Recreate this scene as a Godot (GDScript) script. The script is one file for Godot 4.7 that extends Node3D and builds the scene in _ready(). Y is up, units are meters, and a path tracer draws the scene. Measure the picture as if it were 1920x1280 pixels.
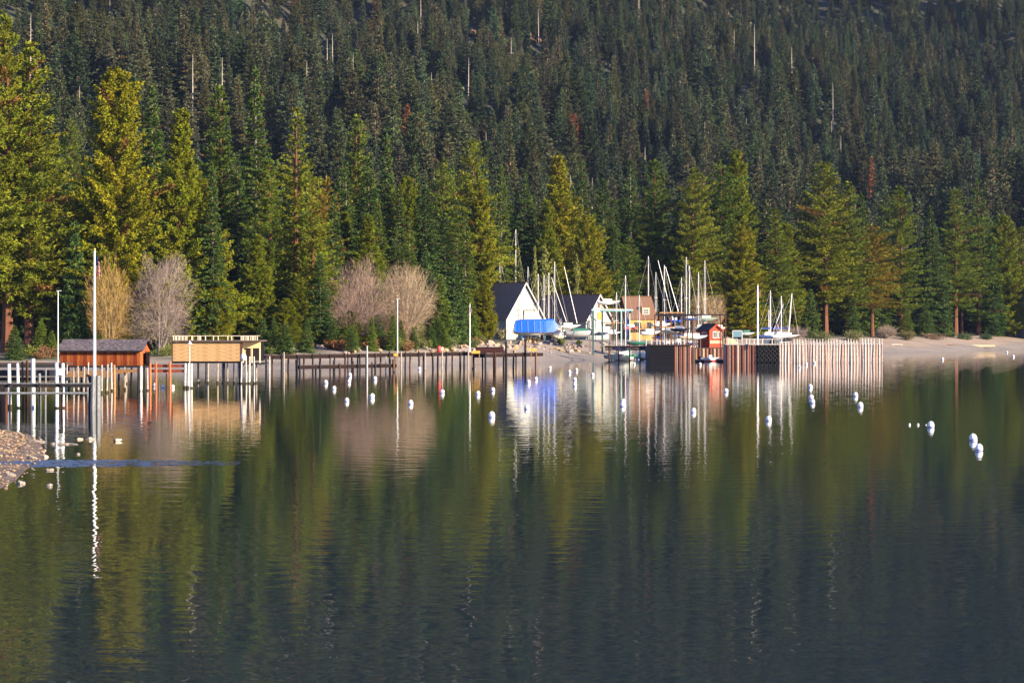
extends Node3D

# ---------- frame of the photograph: 1920 x 1280, level camera with the lens shifted ----------
const F := 4200.0        # focal length in photo pixels
const EYE := 7.2         # camera height over the lake
const HZ := 605.0        # photo row of the horizon

var taken := {}
var mats := {}
var rng := RandomNumberGenerator.new()
var nz := FastNoiseLite.new()
var shore_x: Array[float] = []
var shore_d: Array[float] = []

# ---------- shapes: triangle collector ----------
class MB:
	var v := PackedVector3Array()
	var c := PackedColorArray()
	var col := Color(1, 1, 1)
	var use_c := false
	func tri(a: Vector3, b: Vector3, d: Vector3) -> void:
		v.append(a); v.append(b); v.append(d)
		if use_c:
			c.append(col); c.append(col); c.append(col)
	func quad(a: Vector3, b: Vector3, d: Vector3, e: Vector3) -> void:
		tri(a, b, d); tri(a, d, e)
	func box(at: Vector3, size: Vector3, bs := Basis()) -> void:
		var h := size * 0.5
		var p: Array[Vector3] = []
		for i in 8:
			p.append(at + bs * Vector3(h.x if i & 1 else -h.x, h.y if i & 2 else -h.y, h.z if i & 4 else -h.z))
		quad(p[4], p[6], p[7], p[5]); quad(p[1], p[3], p[2], p[0])
		quad(p[5], p[7], p[3], p[1]); quad(p[0], p[2], p[6], p[4])
		quad(p[2], p[3], p[7], p[6]); quad(p[0], p[4], p[5], p[1])
	func bar(a: Vector3, b: Vector3, w: float, h: float) -> void:
		var z := (b - a).normalized()
		var up := Vector3.UP if absf(z.y) < 0.95 else Vector3.RIGHT
		var x := up.cross(z).normalized()
		box((a + b) * 0.5, Vector3(w, h, (b - a).length()), Basis(x, z.cross(x), z))
	func tube(a: Vector3, b: Vector3, ra: float, rb: float, n := 8, caps := true) -> void:
		var z := (b - a).normalized()
		var up := Vector3.UP if absf(z.y) < 0.95 else Vector3.RIGHT
		var x := up.cross(z).normalized()
		var y := z.cross(x)
		for i in n:
			var t0 := TAU * i / n
			var t1 := TAU * (i + 1) / n
			var d0 := x * cos(t0) + y * sin(t0)
			var d1 := x * cos(t1) + y * sin(t1)
			quad(a + d0 * ra, b + d0 * rb, b + d1 * rb, a + d1 * ra)
			if caps:
				tri(b + d0 * rb, b, b + d1 * rb)
				tri(a + d1 * ra, a, a + d0 * ra)
	func lathe(prof: Array, n := 14, at := Vector3.ZERO) -> void:
		for j in prof.size() - 1:
			var p0: Vector2 = prof[j]
			var p1: Vector2 = prof[j + 1]
			for i in n:
				var t0 := TAU * i / n
				var t1 := TAU * (i + 1) / n
				var a := at + Vector3(cos(t0) * p0.x, p0.y, sin(t0) * p0.x)
				var b := at + Vector3(cos(t0) * p1.x, p1.y, sin(t0) * p1.x)
				var d := at + Vector3(cos(t1) * p1.x, p1.y, sin(t1) * p1.x)
				var e := at + Vector3(cos(t1) * p0.x, p0.y, sin(t1) * p0.x)
				quad(a, b, d, e)
	func mesh(smooth := false) -> ArrayMesh:
		if smooth:
			var st := SurfaceTool.new()
			st.begin(Mesh.PRIMITIVE_TRIANGLES)
			st.set_smooth_group(0)
			for i in v.size():
				if use_c: st.set_color(c[i])
				st.add_vertex(v[i])
			st.generate_normals()
			st.index()
			return st.commit()
		var arr := []
		arr.resize(Mesh.ARRAY_MAX)
		arr[Mesh.ARRAY_VERTEX] = v
		if use_c: arr[Mesh.ARRAY_COLOR] = c
		var m := ArrayMesh.new()
		m.add_surface_from_arrays(Mesh.PRIMITIVE_TRIANGLES, arr)
		return m

func cmb() -> MB:
	var m := MB.new(); m.use_c = true
	return m
func boxm(size: Vector3, at := Vector3.ZERO) -> ArrayMesh:
	var m := MB.new(); m.box(at, size); return m.mesh()
func tubem(a: Vector3, b: Vector3, ra: float, rb: float, n := 8) -> ArrayMesh:
	var m := MB.new(); m.tube(a, b, ra, rb, n); return m.mesh()
func barm(a: Vector3, b: Vector3, w: float, h: float) -> ArrayMesh:
	var m := MB.new(); m.bar(a, b, w, h); return m.mesh()

# ---------- names, things, parts ----------
func numbered(called: String) -> String:
	if not taken.has(called):
		taken[called] = 0
		return called
	taken[called] += 1
	return "%s_%03d" % [called, taken[called]]
func tag(o: Node3D, label: String, category: String, group := "", kind := "") -> void:
	if label: o.set_meta("label", label)
	if category: o.set_meta("category", category)
	if group: o.set_meta("group", group)
	if kind: o.set_meta("kind", kind)
func thing(called: String, label: String, category: String, where: Vector3, turn := 0.0, group := "") -> Node3D:
	var o := Node3D.new()
	o.name = numbered(called)
	add_child(o)
	o.position = where
	o.rotation.y = turn
	tag(o, label, category, group)
	return o
func part(parent: Node, called: String, m: Mesh, mt: Material, where := Vector3.ZERO) -> MeshInstance3D:
	var o := MeshInstance3D.new()
	o.name = called if parent != self else numbered(called)
	o.mesh = m
	o.material_override = mt
	parent.add_child(o, true)
	o.position = where
	return o
func structure(called: String, m: Mesh, mt: Material) -> MeshInstance3D:
	var o := part(self, called, m, mt)
	o.set_meta("kind", "structure")
	return o

# ---------- photo pixel + distance -> place ----------
func at(px: float, py: float, d: float) -> Vector3:
	return Vector3((px - 960.0) / F * d, EYE + (HZ - py) / F * d, -d)
func wx(px: float, d: float) -> float:
	return (px - 960.0) / F * d
func wy(py: float, d: float) -> float:
	return EYE + (HZ - py) / F * d
func water_d(py: float) -> float:
	return EYE * F / (py - HZ)
func on_water(px: float, py: float) -> Vector3:
	var d := water_d(py)
	return Vector3(wx(px, d), 0, -d)
func on_ground(px: float, d: float) -> Vector3:
	var x := wx(px, d)
	return Vector3(x, ground_y(x, d), -d)

# ---------- materials ----------
func noise_tex(freq: float, seed_: int, lo: float, hi: float, size := 512, octaves := 4) -> ImageTexture:
	var n := FastNoiseLite.new()
	n.seed = seed_
	n.frequency = freq
	n.fractal_octaves = octaves
	var im := n.get_seamless_image(size, size)
	var out := Image.create(size, size, false, Image.FORMAT_RGB8)
	for y in size:
		for x in size:
			var k := lerpf(lo, hi, im.get_pixel(x, y).r)
			out.set_pixel(x, y, Color(k, k, k))
	return ImageTexture.create_from_image(out)
var tex_mottle: ImageTexture
var tex_grain: ImageTexture
func lin(r: float, g: float, b: float) -> Color:
	return Color(r, g, b).linear_to_srgb()
func mat(key: String, c: Color, rough := 0.8, tex := "", scale := Vector3.ONE, metal := 0.0) -> StandardMaterial3D:
	if mats.has(key): return mats[key]
	var m := StandardMaterial3D.new()
	m.resource_name = key
	m.albedo_color = c.linear_to_srgb()
	m.roughness = rough
	m.metallic = metal
	if rough > 0.65: m.metallic_specular = 0.22
	if tex:
		m.albedo_texture = tex_mottle if tex == "mottle" else tex_grain
		m.uv1_triplanar = true
		m.uv1_world_triplanar = true
		m.uv1_scale = scale
	mats[key] = m
	return m
func leafmat(key: String, tint: Color, back := 0.2) -> StandardMaterial3D:
	if mats.has(key): return mats[key]
	var m := StandardMaterial3D.new()
	m.resource_name = key
	m.albedo_color = tint.linear_to_srgb()
	m.vertex_color_use_as_albedo = true
	m.roughness = 0.75
	m.metallic_specular = 0.25
	m.cull_mode = BaseMaterial3D.CULL_DISABLED
	if back > 0.0:
		m.backlight_enabled = true
		m.backlight = Color(back, back, back).linear_to_srgb()
	mats[key] = m
	return m

# ---------- terrain ----------
func setup_shore() -> void:
	for p in [[-1400, 250], [-300, 318], [0, 330], [300, 338], [500, 350], [750, 370], [900, 400], [1040, 426], [1200, 456], [1400, 486], [1650, 536], [1750, 560], [1920, 612], [2300, 690], [3600, 800]]:
		shore_x.append(wx(p[0], p[1]))
		shore_d.append(p[1])
func shore_at(x: float) -> float:
	for i in shore_x.size() - 1:
		if x < shore_x[i + 1]:
			var t := clampf((x - shore_x[i]) / (shore_x[i + 1] - shore_x[i]), 0, 1)
			return lerpf(shore_d[i], shore_d[i + 1], t)
	return shore_d[-1]
func ground_y(x: float, d: float) -> float:
	var t := d - shore_at(x) + nz.get_noise_2d(x * 2.0, d * 2.0) * 4.0
	var bank := lerpf(2.3, 3.6, smoothstep(-70.0, 0.0, x))
	var h := 0.0
	if t < 0.0:
		h = maxf(t * 0.06, -3.0)
	else:
		h = bank * (1.0 - pow(1.0 - clampf(t / 34.0, 0.0, 1.0), 1.6)) + maxf(0.0, t - 42.0) * 0.012
	var hs := lerpf(500.0, 660.0, smoothstep(-160.0, 60.0, x)) + clampf(x, 0, 200) * 0.35
	var u := maxf(0.0, d - hs)
	if u > 0.0:
		h += 0.345 * u - 0.345 * 110.0 * (1.0 - exp(-u / 110.0))
		h += (nz.get_noise_2d(x * 0.35 + 500.0, d * 0.35) * 36.0) * smoothstep(0.0, 220.0, u)
		h += x * -0.02 * smoothstep(0.0, 300.0, u)
	return h

func terrain(x0: float, x1: float, d0: float, d1: float, step: float, kind: int) -> ArrayMesh:
	var nx := int((x1 - x0) / step) + 1
	var nd := int((d1 - d0) / step) + 1
	var v := PackedVector3Array()
	var c := PackedColorArray()
	var idx := PackedInt32Array()
	for j in nd:
		for i in nx:
			var x := x0 + i * step
			var d := d0 + j * step
			v.append(Vector3(x, ground_y(x, d), -d))
			var t := d - shore_at(x)
			var n1 := nz.get_noise_2d(x * 6.0, d * 6.0)
			var n2 := nz.get_noise_2d(x * 22.0, d * 22.0)
			var sand := Color(0.25, 0.20, 0.165).lerp(Color(0.25, 0.185, 0.14), clampf(smoothstep(70.0, 120.0, x) + n1 * 0.4, 0, 1))
			var wet := Color(0.175, 0.15, 0.135)
			var duff := Color(0.06, 0.048, 0.03).lerp(Color(0.04, 0.06, 0.018), clampf(0.5 + n1 * 1.8, 0, 1))
			var col := wet.lerp(sand, clampf(smoothstep(6.0, 14.0, t + n1 * 8.0), 0, 1))
			var green0 := lerpf(13.0, 29.0, smoothstep(-35.0, 12.0, x))
			col = col.lerp(duff, smoothstep(green0, green0 + 7.0, t + n1 * 10.0))
			var brush := Color(0.028, 0.032, 0.016).lerp(Color(0.045, 0.036, 0.022), smoothstep(0.1, 0.5, n1))
			col = col.lerp(brush, smoothstep(50.0, 75.0, t))
			if kind == 1:
				col = Color(0.028, 0.032, 0.016).lerp(Color(0.045, 0.036, 0.022), smoothstep(0.1, 0.5, n1))
			c.append(col * (1.0 + n2 * 0.35))
	for j in nd - 1:
		for i in nx - 1:
			var a := j * nx + i
			idx.append_array([a, a + 1, a + nx + 1, a, a + nx + 1, a + nx])
	var arr := []
	arr.resize(Mesh.ARRAY_MAX)
	arr[Mesh.ARRAY_VERTEX] = v
	arr[Mesh.ARRAY_COLOR] = c
	arr[Mesh.ARRAY_INDEX] = idx
	var st := SurfaceTool.new()
	st.create_from_arrays(arr)
	st.generate_normals()
	return st.commit()

# ---------- trees ----------
func conifer(p: Dictionary, seed_: int) -> Array:
	var r := RandomNumberGenerator.new()
	r.seed = seed_
	var h: float = p.h
	var rad: float = p.r
	var y0: float = p.base * h
	var m := cmb()
	var limbs := cmb()
	var base_col: Color = p.col
	var y := y0
	var az := r.randf() * TAU
	var lop := r.randf() * TAU
	var side_bias: float = p.get("lop", 0.12)
	while y < h - 0.25:
		var f := (y - y0) / (h - y0)
		var prof := pow(1.0 - f, p.ex) * minf(1.0, p.low + f * p.rise)
		prof *= 1.0 + p.lump * sin(f * 17.0 + lop) * 0.5 + p.lump * (r.randf() - 0.5)
		var nb: int = maxi(3, int(p.nb * (0.6 + 0.4 * (1.0 - f))))
		for k in nb:
			az += 2.399 + r.randf() * 0.7
			if r.randf() < p.gap: continue
			var ln: float = rad * prof * (0.72 + 0.5 * r.randf()) * (1.0 + side_bias * cos(az - lop)) + 0.25
			var pitch: float = lerpf(p.p0, p.p1, f) + (r.randf() - 0.5) * 0.3
			var dir := Vector3(cos(az) * cos(pitch), sin(pitch), sin(az) * cos(pitch))
			var side := Vector3(-sin(az), 0, cos(az))
			var start := Vector3(0, y + (r.randf() - 0.5) * 0.4, 0)
			var bend: float = p.bend * ln
			var tone := 0.72 + 0.56 * r.randf()
			var bc := Color(base_col.r * tone * (0.9 + 0.25 * r.randf()), base_col.g * tone, base_col.b * tone)
			if r.randf() < p.get("dead", 0.0):
				bc = Color(0.10 * tone, 0.062 * tone, 0.022 * tone)
			if ln > 1.2 and r.randf() < p.get("limb", 0.35):
				limbs.col = Color(0.085, 0.062, 0.045) * (0.8 + 0.5 * r.randf())
				var pe := start + dir * ln * 0.8 + Vector3(0, bend * 0.64, 0)
				var lw := 0.03 + 0.012 * ln
				limbs.tri(start + Vector3(0, lw, 0), start - Vector3(0, lw, 0), pe)
				limbs.tri(start + side * lw, start - side * lw, pe)
			var steps := maxi(1, int(ceil(ln / p.step)))
			for i in steps:
				var t: float = lerpf(p.t0, 1.0, (i + r.randf()) / steps)
				var pos := start + dir * ln * t + Vector3(0, bend * t * t, 0)
				var sp: float = p.spread * (1.15 - 0.7 * t) * minf(ln, 3.0)
				for q in int(p.per):
					var off := side * (r.randf() - 0.5) * sp + Vector3(0, (r.randf() - 0.5) * sp * p.vsp, 0)
					var dd: Vector3 = (dir * (0.25 + 0.6 * r.randf()) + side * (r.randf() - 0.5) * 1.6 + Vector3(0, lerpf(p.v0, p.v1, r.randf()), 0)).normalized()
					var sz: float = p.size * (0.55 + 0.75 * r.randf())
					var rv := Vector3(r.randf() - 0.5, r.randf() - 0.5, r.randf() - 0.5)
					var w: Vector3 = dd.cross(rv).normalized() * sz * p.wid
					var lt := 0.85 + 0.3 * r.randf()
					m.col = Color(bc.r * lt, bc.g * lt, bc.b * lt)
					var b0 := pos + off
					m.tri(b0 - w, b0 + w, b0 + dd * sz)
		y += p.dy * (0.7 + 0.6 * r.randf())
	m.col = base_col
	for q in 14:
		var a := r.randf() * TAU
		var yy := h - r.randf() * 1.0
		m.tri(Vector3(0, yy + 0.35, 0), Vector3(cos(a) * 0.28, yy - 0.1, sin(a) * 0.28), Vector3(0, yy - 0.25, 0))
	var tr := cmb()
	var tc: Color = p.bark
	var segs := 8
	var pts: Array[Vector3] = []
	var lean := Vector3(r.randf() - 0.5, 0, r.randf() - 0.5) * 0.25
	for i in segs + 1:
		var f2 := float(i) / segs
		pts.append(Vector3(0, f2 * (h - 0.3), 0) + lean * sin(f2 * PI))
	pts[0].y = -0.6
	for i in segs:
		var tn := 0.8 + 0.4 * r.randf()
		tr.col = Color(tc.r * tn, tc.g * tn, tc.b * tn)
		var r0: float = p.tr * (1.0 - float(i) / segs) + 0.03
		var r1: float = p.tr * (1.0 - float(i + 1) / segs) + 0.03
		if i == 0: r0 *= 1.2
		tr.tube(pts[i], pts[i + 1], r0, r1, 7, false)
	tr.v.append_array(limbs.v)
	tr.c.append_array(limbs.c)
	return [m.mesh(), tr.mesh(), h, rad]

func snag(seed_: int, h: float, nbr: int) -> ArrayMesh:
	var r := RandomNumberGenerator.new()
	r.seed = seed_
	var m := cmb()
	m.col = Color(0.36, 0.32, 0.28)
	var top := Vector3(r.randf() - 0.5, h, r.randf() - 0.5)
	m.tube(Vector3(0, -0.5, 0), top * 0.5, 0.28, 0.2, 6, false)
	m.tube(top * 0.5, top, 0.2, 0.05, 6, true)
	for k in nbr:
		var f := 0.35 + 0.62 * r.randf()
		var a := r.randf() * TAU
		var ln := 2.2 * (1.05 - f) + 0.5
		var s := top * f
		var tn := 0.6 + 0.6 * r.randf()
		m.col = Color(0.33 * tn, 0.28 * tn, 0.24 * tn)
		m.tube(s, s + Vector3(cos(a), r.randf() * 0.7 - 0.45, sin(a)) * ln, 0.05, 0.012, 3, false)
	return m.mesh()

func bush_mesh(seed_: int, rad: float, h: float, col: Color, n: int, sz: float) -> ArrayMesh:
	var r := RandomNumberGenerator.new()
	r.seed = seed_
	var m := cmb()
	var stems := 14
	var tips: Array[Vector3] = []
	for i in stems:
		var a := r.randf() * TAU
		var q := sqrt(r.randf())
		tips.append(Vector3(cos(a) * q * rad, h * (0.45 + 0.5 * r.randf()) * (1.0 - 0.35 * q), sin(a) * q * rad))
		m.col = Color(0.09, 0.065, 0.045)
		m.tri(Vector3(0.03, -0.1, 0), Vector3(-0.03, -0.1, 0), tips[i])
	for i in n:
		var tp := tips[r.randi() % stems]
		var k := 0.35 + 0.7 * r.randf()
		var pos := tp * k + Vector3(r.randf() - 0.5, r.randf() - 0.5, r.randf() - 0.5) * rad * 0.55
		pos.y = maxf(pos.y, 0.05)
		var d := Vector3(r.randf() - 0.5, r.randf() - 0.2, r.randf() - 0.5).normalized()
		var w := d.cross(Vector3(r.randf() - 0.5, r.randf() - 0.5, r.randf() - 0.5)).normalized()
		var tn := 0.65 + 0.7 * r.randf()
		m.col = Color(col.r * tn, col.g * tn, col.b * tn)
		m.tri(pos - w * sz * 0.3, pos + w * sz * 0.3, pos + d * sz)
	return m.mesh()

var kinds := {}
func make_kinds() -> void:
	var cedar := {"h": 30.0, "r": 4.6, "base": 0.03, "ex": 0.55, "low": 0.6, "rise": 2.6, "lump": 0.4, "nb": 12, "gap": 0.05, "p0": 0.05, "p1": 0.75, "bend": 0.10, "step": 0.34, "t0": 0.3, "spread": 0.34, "vsp": 0.9, "per": 17, "v0": -0.85, "v1": 0.7, "size": 0.27, "wid": 0.3, "dy": 0.36, "col": Color(0.128, 0.146, 0.009), "bark": Color(0.10, 0.048, 0.03), "tr": 0.55, "dead": 0.025, "lop": 0.18}
	var pine := {"h": 30.0, "r": 4.4, "base": 0.2, "ex": 0.6, "low": 0.5, "rise": 2.2, "lump": 0.42, "nb": 7, "gap": 0.16, "p0": -0.05, "p1": 0.6, "bend": 0.06, "step": 0.4, "t0": 0.14, "spread": 0.36, "vsp": 0.7, "per": 22, "v0": -0.5, "v1": 0.9, "size": 0.31, "wid": 0.2, "dy": 0.5, "col": Color(0.088, 0.118, 0.013), "bark": Color(0.105, 0.044, 0.026), "tr": 0.5, "dead": 0.025, "limb": 0.7, "lop": 0.22}
	var fir := {"h": 30.0, "r": 3.9, "base": 0.04, "ex": 0.86, "low": 0.62, "rise": 3.0, "lump": 0.26, "nb": 11, "gap": 0.1, "p0": -0.28, "p1": 0.5, "bend": -0.10, "step": 0.36, "t0": 0.2, "spread": 0.4, "vsp": 0.3, "per": 13, "v0": -0.8, "v1": 0.25, "size": 0.3, "wid": 0.28, "dy": 0.42, "col": Color(0.056, 0.092, 0.018), "bark": Color(0.15, 0.12, 0.10), "tr": 0.42, "dead": 0.03, "limb": 0.4, "lop": 0.12}
	var young := {"h": 12.0, "r": 2.6, "base": 0.01, "ex": 0.85, "low": 0.75, "rise": 2.0, "lump": 0.2, "nb": 9, "gap": 0.05, "p0": -0.15, "p1": 0.6, "bend": -0.06, "step": 0.24, "t0": 0.2, "spread": 0.45, "vsp": 0.3, "per": 6, "v0": -0.6, "v1": 0.4, "size": 0.3, "wid": 0.3, "dy": 0.26, "col": Color(0.056, 0.094, 0.02), "bark": Color(0.12, 0.09, 0.07), "tr": 0.16, "lop": 0.1}
	var far := fir.duplicate()
	far.merge({"h": 26.0, "r": 4.0, "nb": 10, "step": 0.5, "per": 13, "size": 0.46, "wid": 0.33, "dy": 0.5, "ex": 1.0, "spread": 0.36, "col": Color(0.056, 0.078, 0.036), "dead": 0.012}, true)
	kinds = {"cedar": [], "pine": [], "fir": [], "young": [], "far": []}
	for i in 5:
		var c := cedar.duplicate(); c.r = [4.6, 3.8, 5.2, 4.2, 4.8][i]; c.ex = [0.5, 0.62, 0.45, 0.72, 0.55][i]
		kinds.cedar.append(conifer(c, 100 + i))
		var p := pine.duplicate(); p.r = [4.6, 3.8, 4.2, 5.0, 3.6][i]; p.ex = [0.6, 0.75, 0.5, 0.62, 0.8][i]; p.base = [0.2, 0.12, 0.26, 0.16, 0.1][i]; p.gap = [0.16, 0.1, 0.22, 0.14, 0.26][i]
		kinds.pine.append(conifer(p, 200 + i))
		var f := fir.duplicate(); f.r = [3.9, 3.3, 4.3, 3.6, 3.0][i]; f.gap = [0.1, 0.06, 0.16, 0.24, 0.1][i]
		kinds.fir.append(conifer(f, 300 + i))
	for i in 3:
		kinds.young.append(conifer(young, 400 + i))
	for i in 7:
		var f := far.duplicate()
		if i >= 5:
			f.merge({"base": 0.14, "low": 0.45, "rise": 2.2, "lump": 0.42, "p0": -0.05, "p1": 0.6, "bend": 0.05, "v0": -0.5, "v1": 0.8, "vsp": 0.7}, true)
		f.r = [4.0, 3.3, 4.6, 3.6, 3.0, 4.4, 3.6][i]; f.gap = [0.1, 0.05, 0.2, 0.3, 0.1, 0.15, 0.38][i]; f.ex = [1.0, 1.05, 0.85, 0.95, 1.15, 0.6, 0.7][i]
		kinds.far.append(conifer(f, 500 + i))

func tree(kind: String, variant: int, tint: Color, tint_key: String, where: Vector3, h: float, width: float, called: String, label: String, group: String) -> Node3D:
	var k: Array = kinds[kind][variant % kinds[kind].size()]
	var t := thing(called, label, "tree", where, rng.randf() * TAU, group)
	var sy: float = h / k[2]
	var sx: float = width / (k[3] * 2.0)
	part(t, "trunk", k[1], leafmat("bark", Color(1, 1, 1), 0.0))
	var cr := part(t, "crown", k[0], leafmat("needles_" + tint_key, tint))
	cr.scale = Vector3(sx / sy, 1, sx / sy)
	t.scale = Vector3(sy, sy, sy)
	return t

func bare_dome(seed_: int, w: float, h: float, base_h: float, n: int, wood: Color, tip: Color, upright := 0.0) -> ArrayMesh:
	var r := RandomNumberGenerator.new()
	r.seed = seed_
	var m := cmb()
	var rad := w * 0.5
	var cy := base_h + (h - base_h) * 0.43
	var limbs: Array[Vector3] = []
	for i in 30:
		limbs.append(dome_point(r, rad * 0.72, base_h, cy, h * 0.86))
	for i in 30:
		var e := limbs[i]
		var foot := Vector3(r.randf() - 0.5, -0.2, r.randf() - 0.5) * Vector3(0.9, 1, 0.9)
		var mid := foot.lerp(e, 0.5) + Vector3(0, 0.08 * h, 0) + Vector3(r.randf() - 0.5, 0, r.randf() - 0.5) * 0.5
		m.col = wood * (0.8 + 0.4 * r.randf())
		m.tube(foot, mid, 0.09, 0.055, 5, false)
		m.tube(mid, e, 0.055, 0.015, 4, false)
	for i in n:
		var e := dome_point(r, rad, base_h, cy, h)
		var best := limbs[r.randi() % 30]
		for k in 5:
			var q := limbs[r.randi() % 30]
			if q.distance_squared_to(e) < best.distance_squared_to(e): best = q
		var s := e.lerp(best * (0.5 + 0.4 * r.randf()), 0.3 + 0.4 * r.randf()) + Vector3(r.randf() - 0.5, r.randf() - 0.5, r.randf() - 0.5) * 0.5
		if s.distance_to(e) > 2.2: s = e + (s - e).normalized() * 2.2
		s = s.lerp(Vector3(e.x, s.y, e.z), upright * r.randf())
		var mid := s.lerp(e, 0.5) + Vector3(r.randf() - 0.5, r.randf() * 0.5, r.randf() - 0.5) * 0.4
		var tn := 0.7 + 0.6 * r.randf()
		var x := (e - s).cross(Vector3(r.randf() - 0.5, r.randf() - 0.5, r.randf() - 0.5)).normalized()
		m.col = wood.lerp(tip, 0.4) * tn
		m.tri(s + x * 0.017, s - x * 0.017, mid)
		m.col = wood.lerp(tip, 0.8) * tn
		m.tri(mid + x * 0.015, mid - x * 0.015, e)
		for k in 3:
			var b := mid.lerp(e, r.randf())
			var dv := ((e - s).normalized() + Vector3(r.randf() - 0.5, r.randf() - 0.3, r.randf() - 0.5) * 1.1).normalized() * (0.35 + 0.5 * r.randf())
			m.col = tip * (0.7 + 0.6 * r.randf())
			m.tri(b + x * 0.011, b - x * 0.011, b + dv)
	return m.mesh()
func dome_point(r: RandomNumberGenerator, rad: float, base_h: float, cy: float, h: float) -> Vector3:
	var u := Vector3(r.randfn(), r.randfn(), r.randfn()).normalized()
	var d := u * pow(r.randf(), 0.3) * (0.95 + 0.75 * nz.get_noise_3d(u.x * 70.0, u.y * 70.0 + base_h * 50.0, u.z * 70.0 + h * 30.0))
	var y := cy + d.y * (h - cy) if d.y > 0.0 else cy + d.y * (cy - base_h)
	return Vector3(d.x * rad, y, d.z * rad)

func landmark(px: float) -> String:
	if px < 110: return "behind the white-piled pier"
	if px < 300: return "behind the red-brown boathouse"
	if px < 500: return "behind the beige boathouse"
	if px < 620: return "behind the long pier's shore end"
	if px < 800: return "around the bare round trees"
	if px < 930: return "beside the white gabled barn"
	if px < 1165: return "behind the two boat barns"
	if px < 1430: return "behind the boatyard masts"
	if px < 1660: return "behind the white-posted pier"
	return "above the sandy beach"

var tints := {
	"cedar": [Color(1.08, 1.08, 1), Color(0.9, 0.95, 1.0), Color(1.22, 1.08, 0.9), Color(0.95, 1.0, 1.0)],
	"pine": [Color(1, 1, 1), Color(0.75, 0.86, 1.1), Color(1.4, 1.2, 0.85), Color(1.75, 1.0, 0.85)],
	"fir": [Color(1, 1, 1), Color(0.85, 0.9, 1.05), Color(1.3, 1.15, 0.9), Color(0.85, 1.0, 1.2)],
	"young": [Color(1, 1, 1), Color(0.88, 0.95, 1.15), Color(1.5, 1.3, 0.7)],
	"far": [Color(1, 1, 1), Color(0.8, 0.9, 1.1), Color(1.25, 1.12, 0.95), Color(0.95, 1.1, 1.25)],
}
var looks := {
	"cedar": ["yellow-green cedar", "deep green cedar", "golden-green cedar", "full green cedar"],
	"pine": ["olive-green pine", "blue-green pine", "bright olive pine", "rust-tinged pine"],
	"fir": ["dark green fir", "dusky green fir", "olive fir", "blue-green fir"],
	"young": ["young green fir", "young blue-green fir", "young yellow-green fir"],
}

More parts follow.
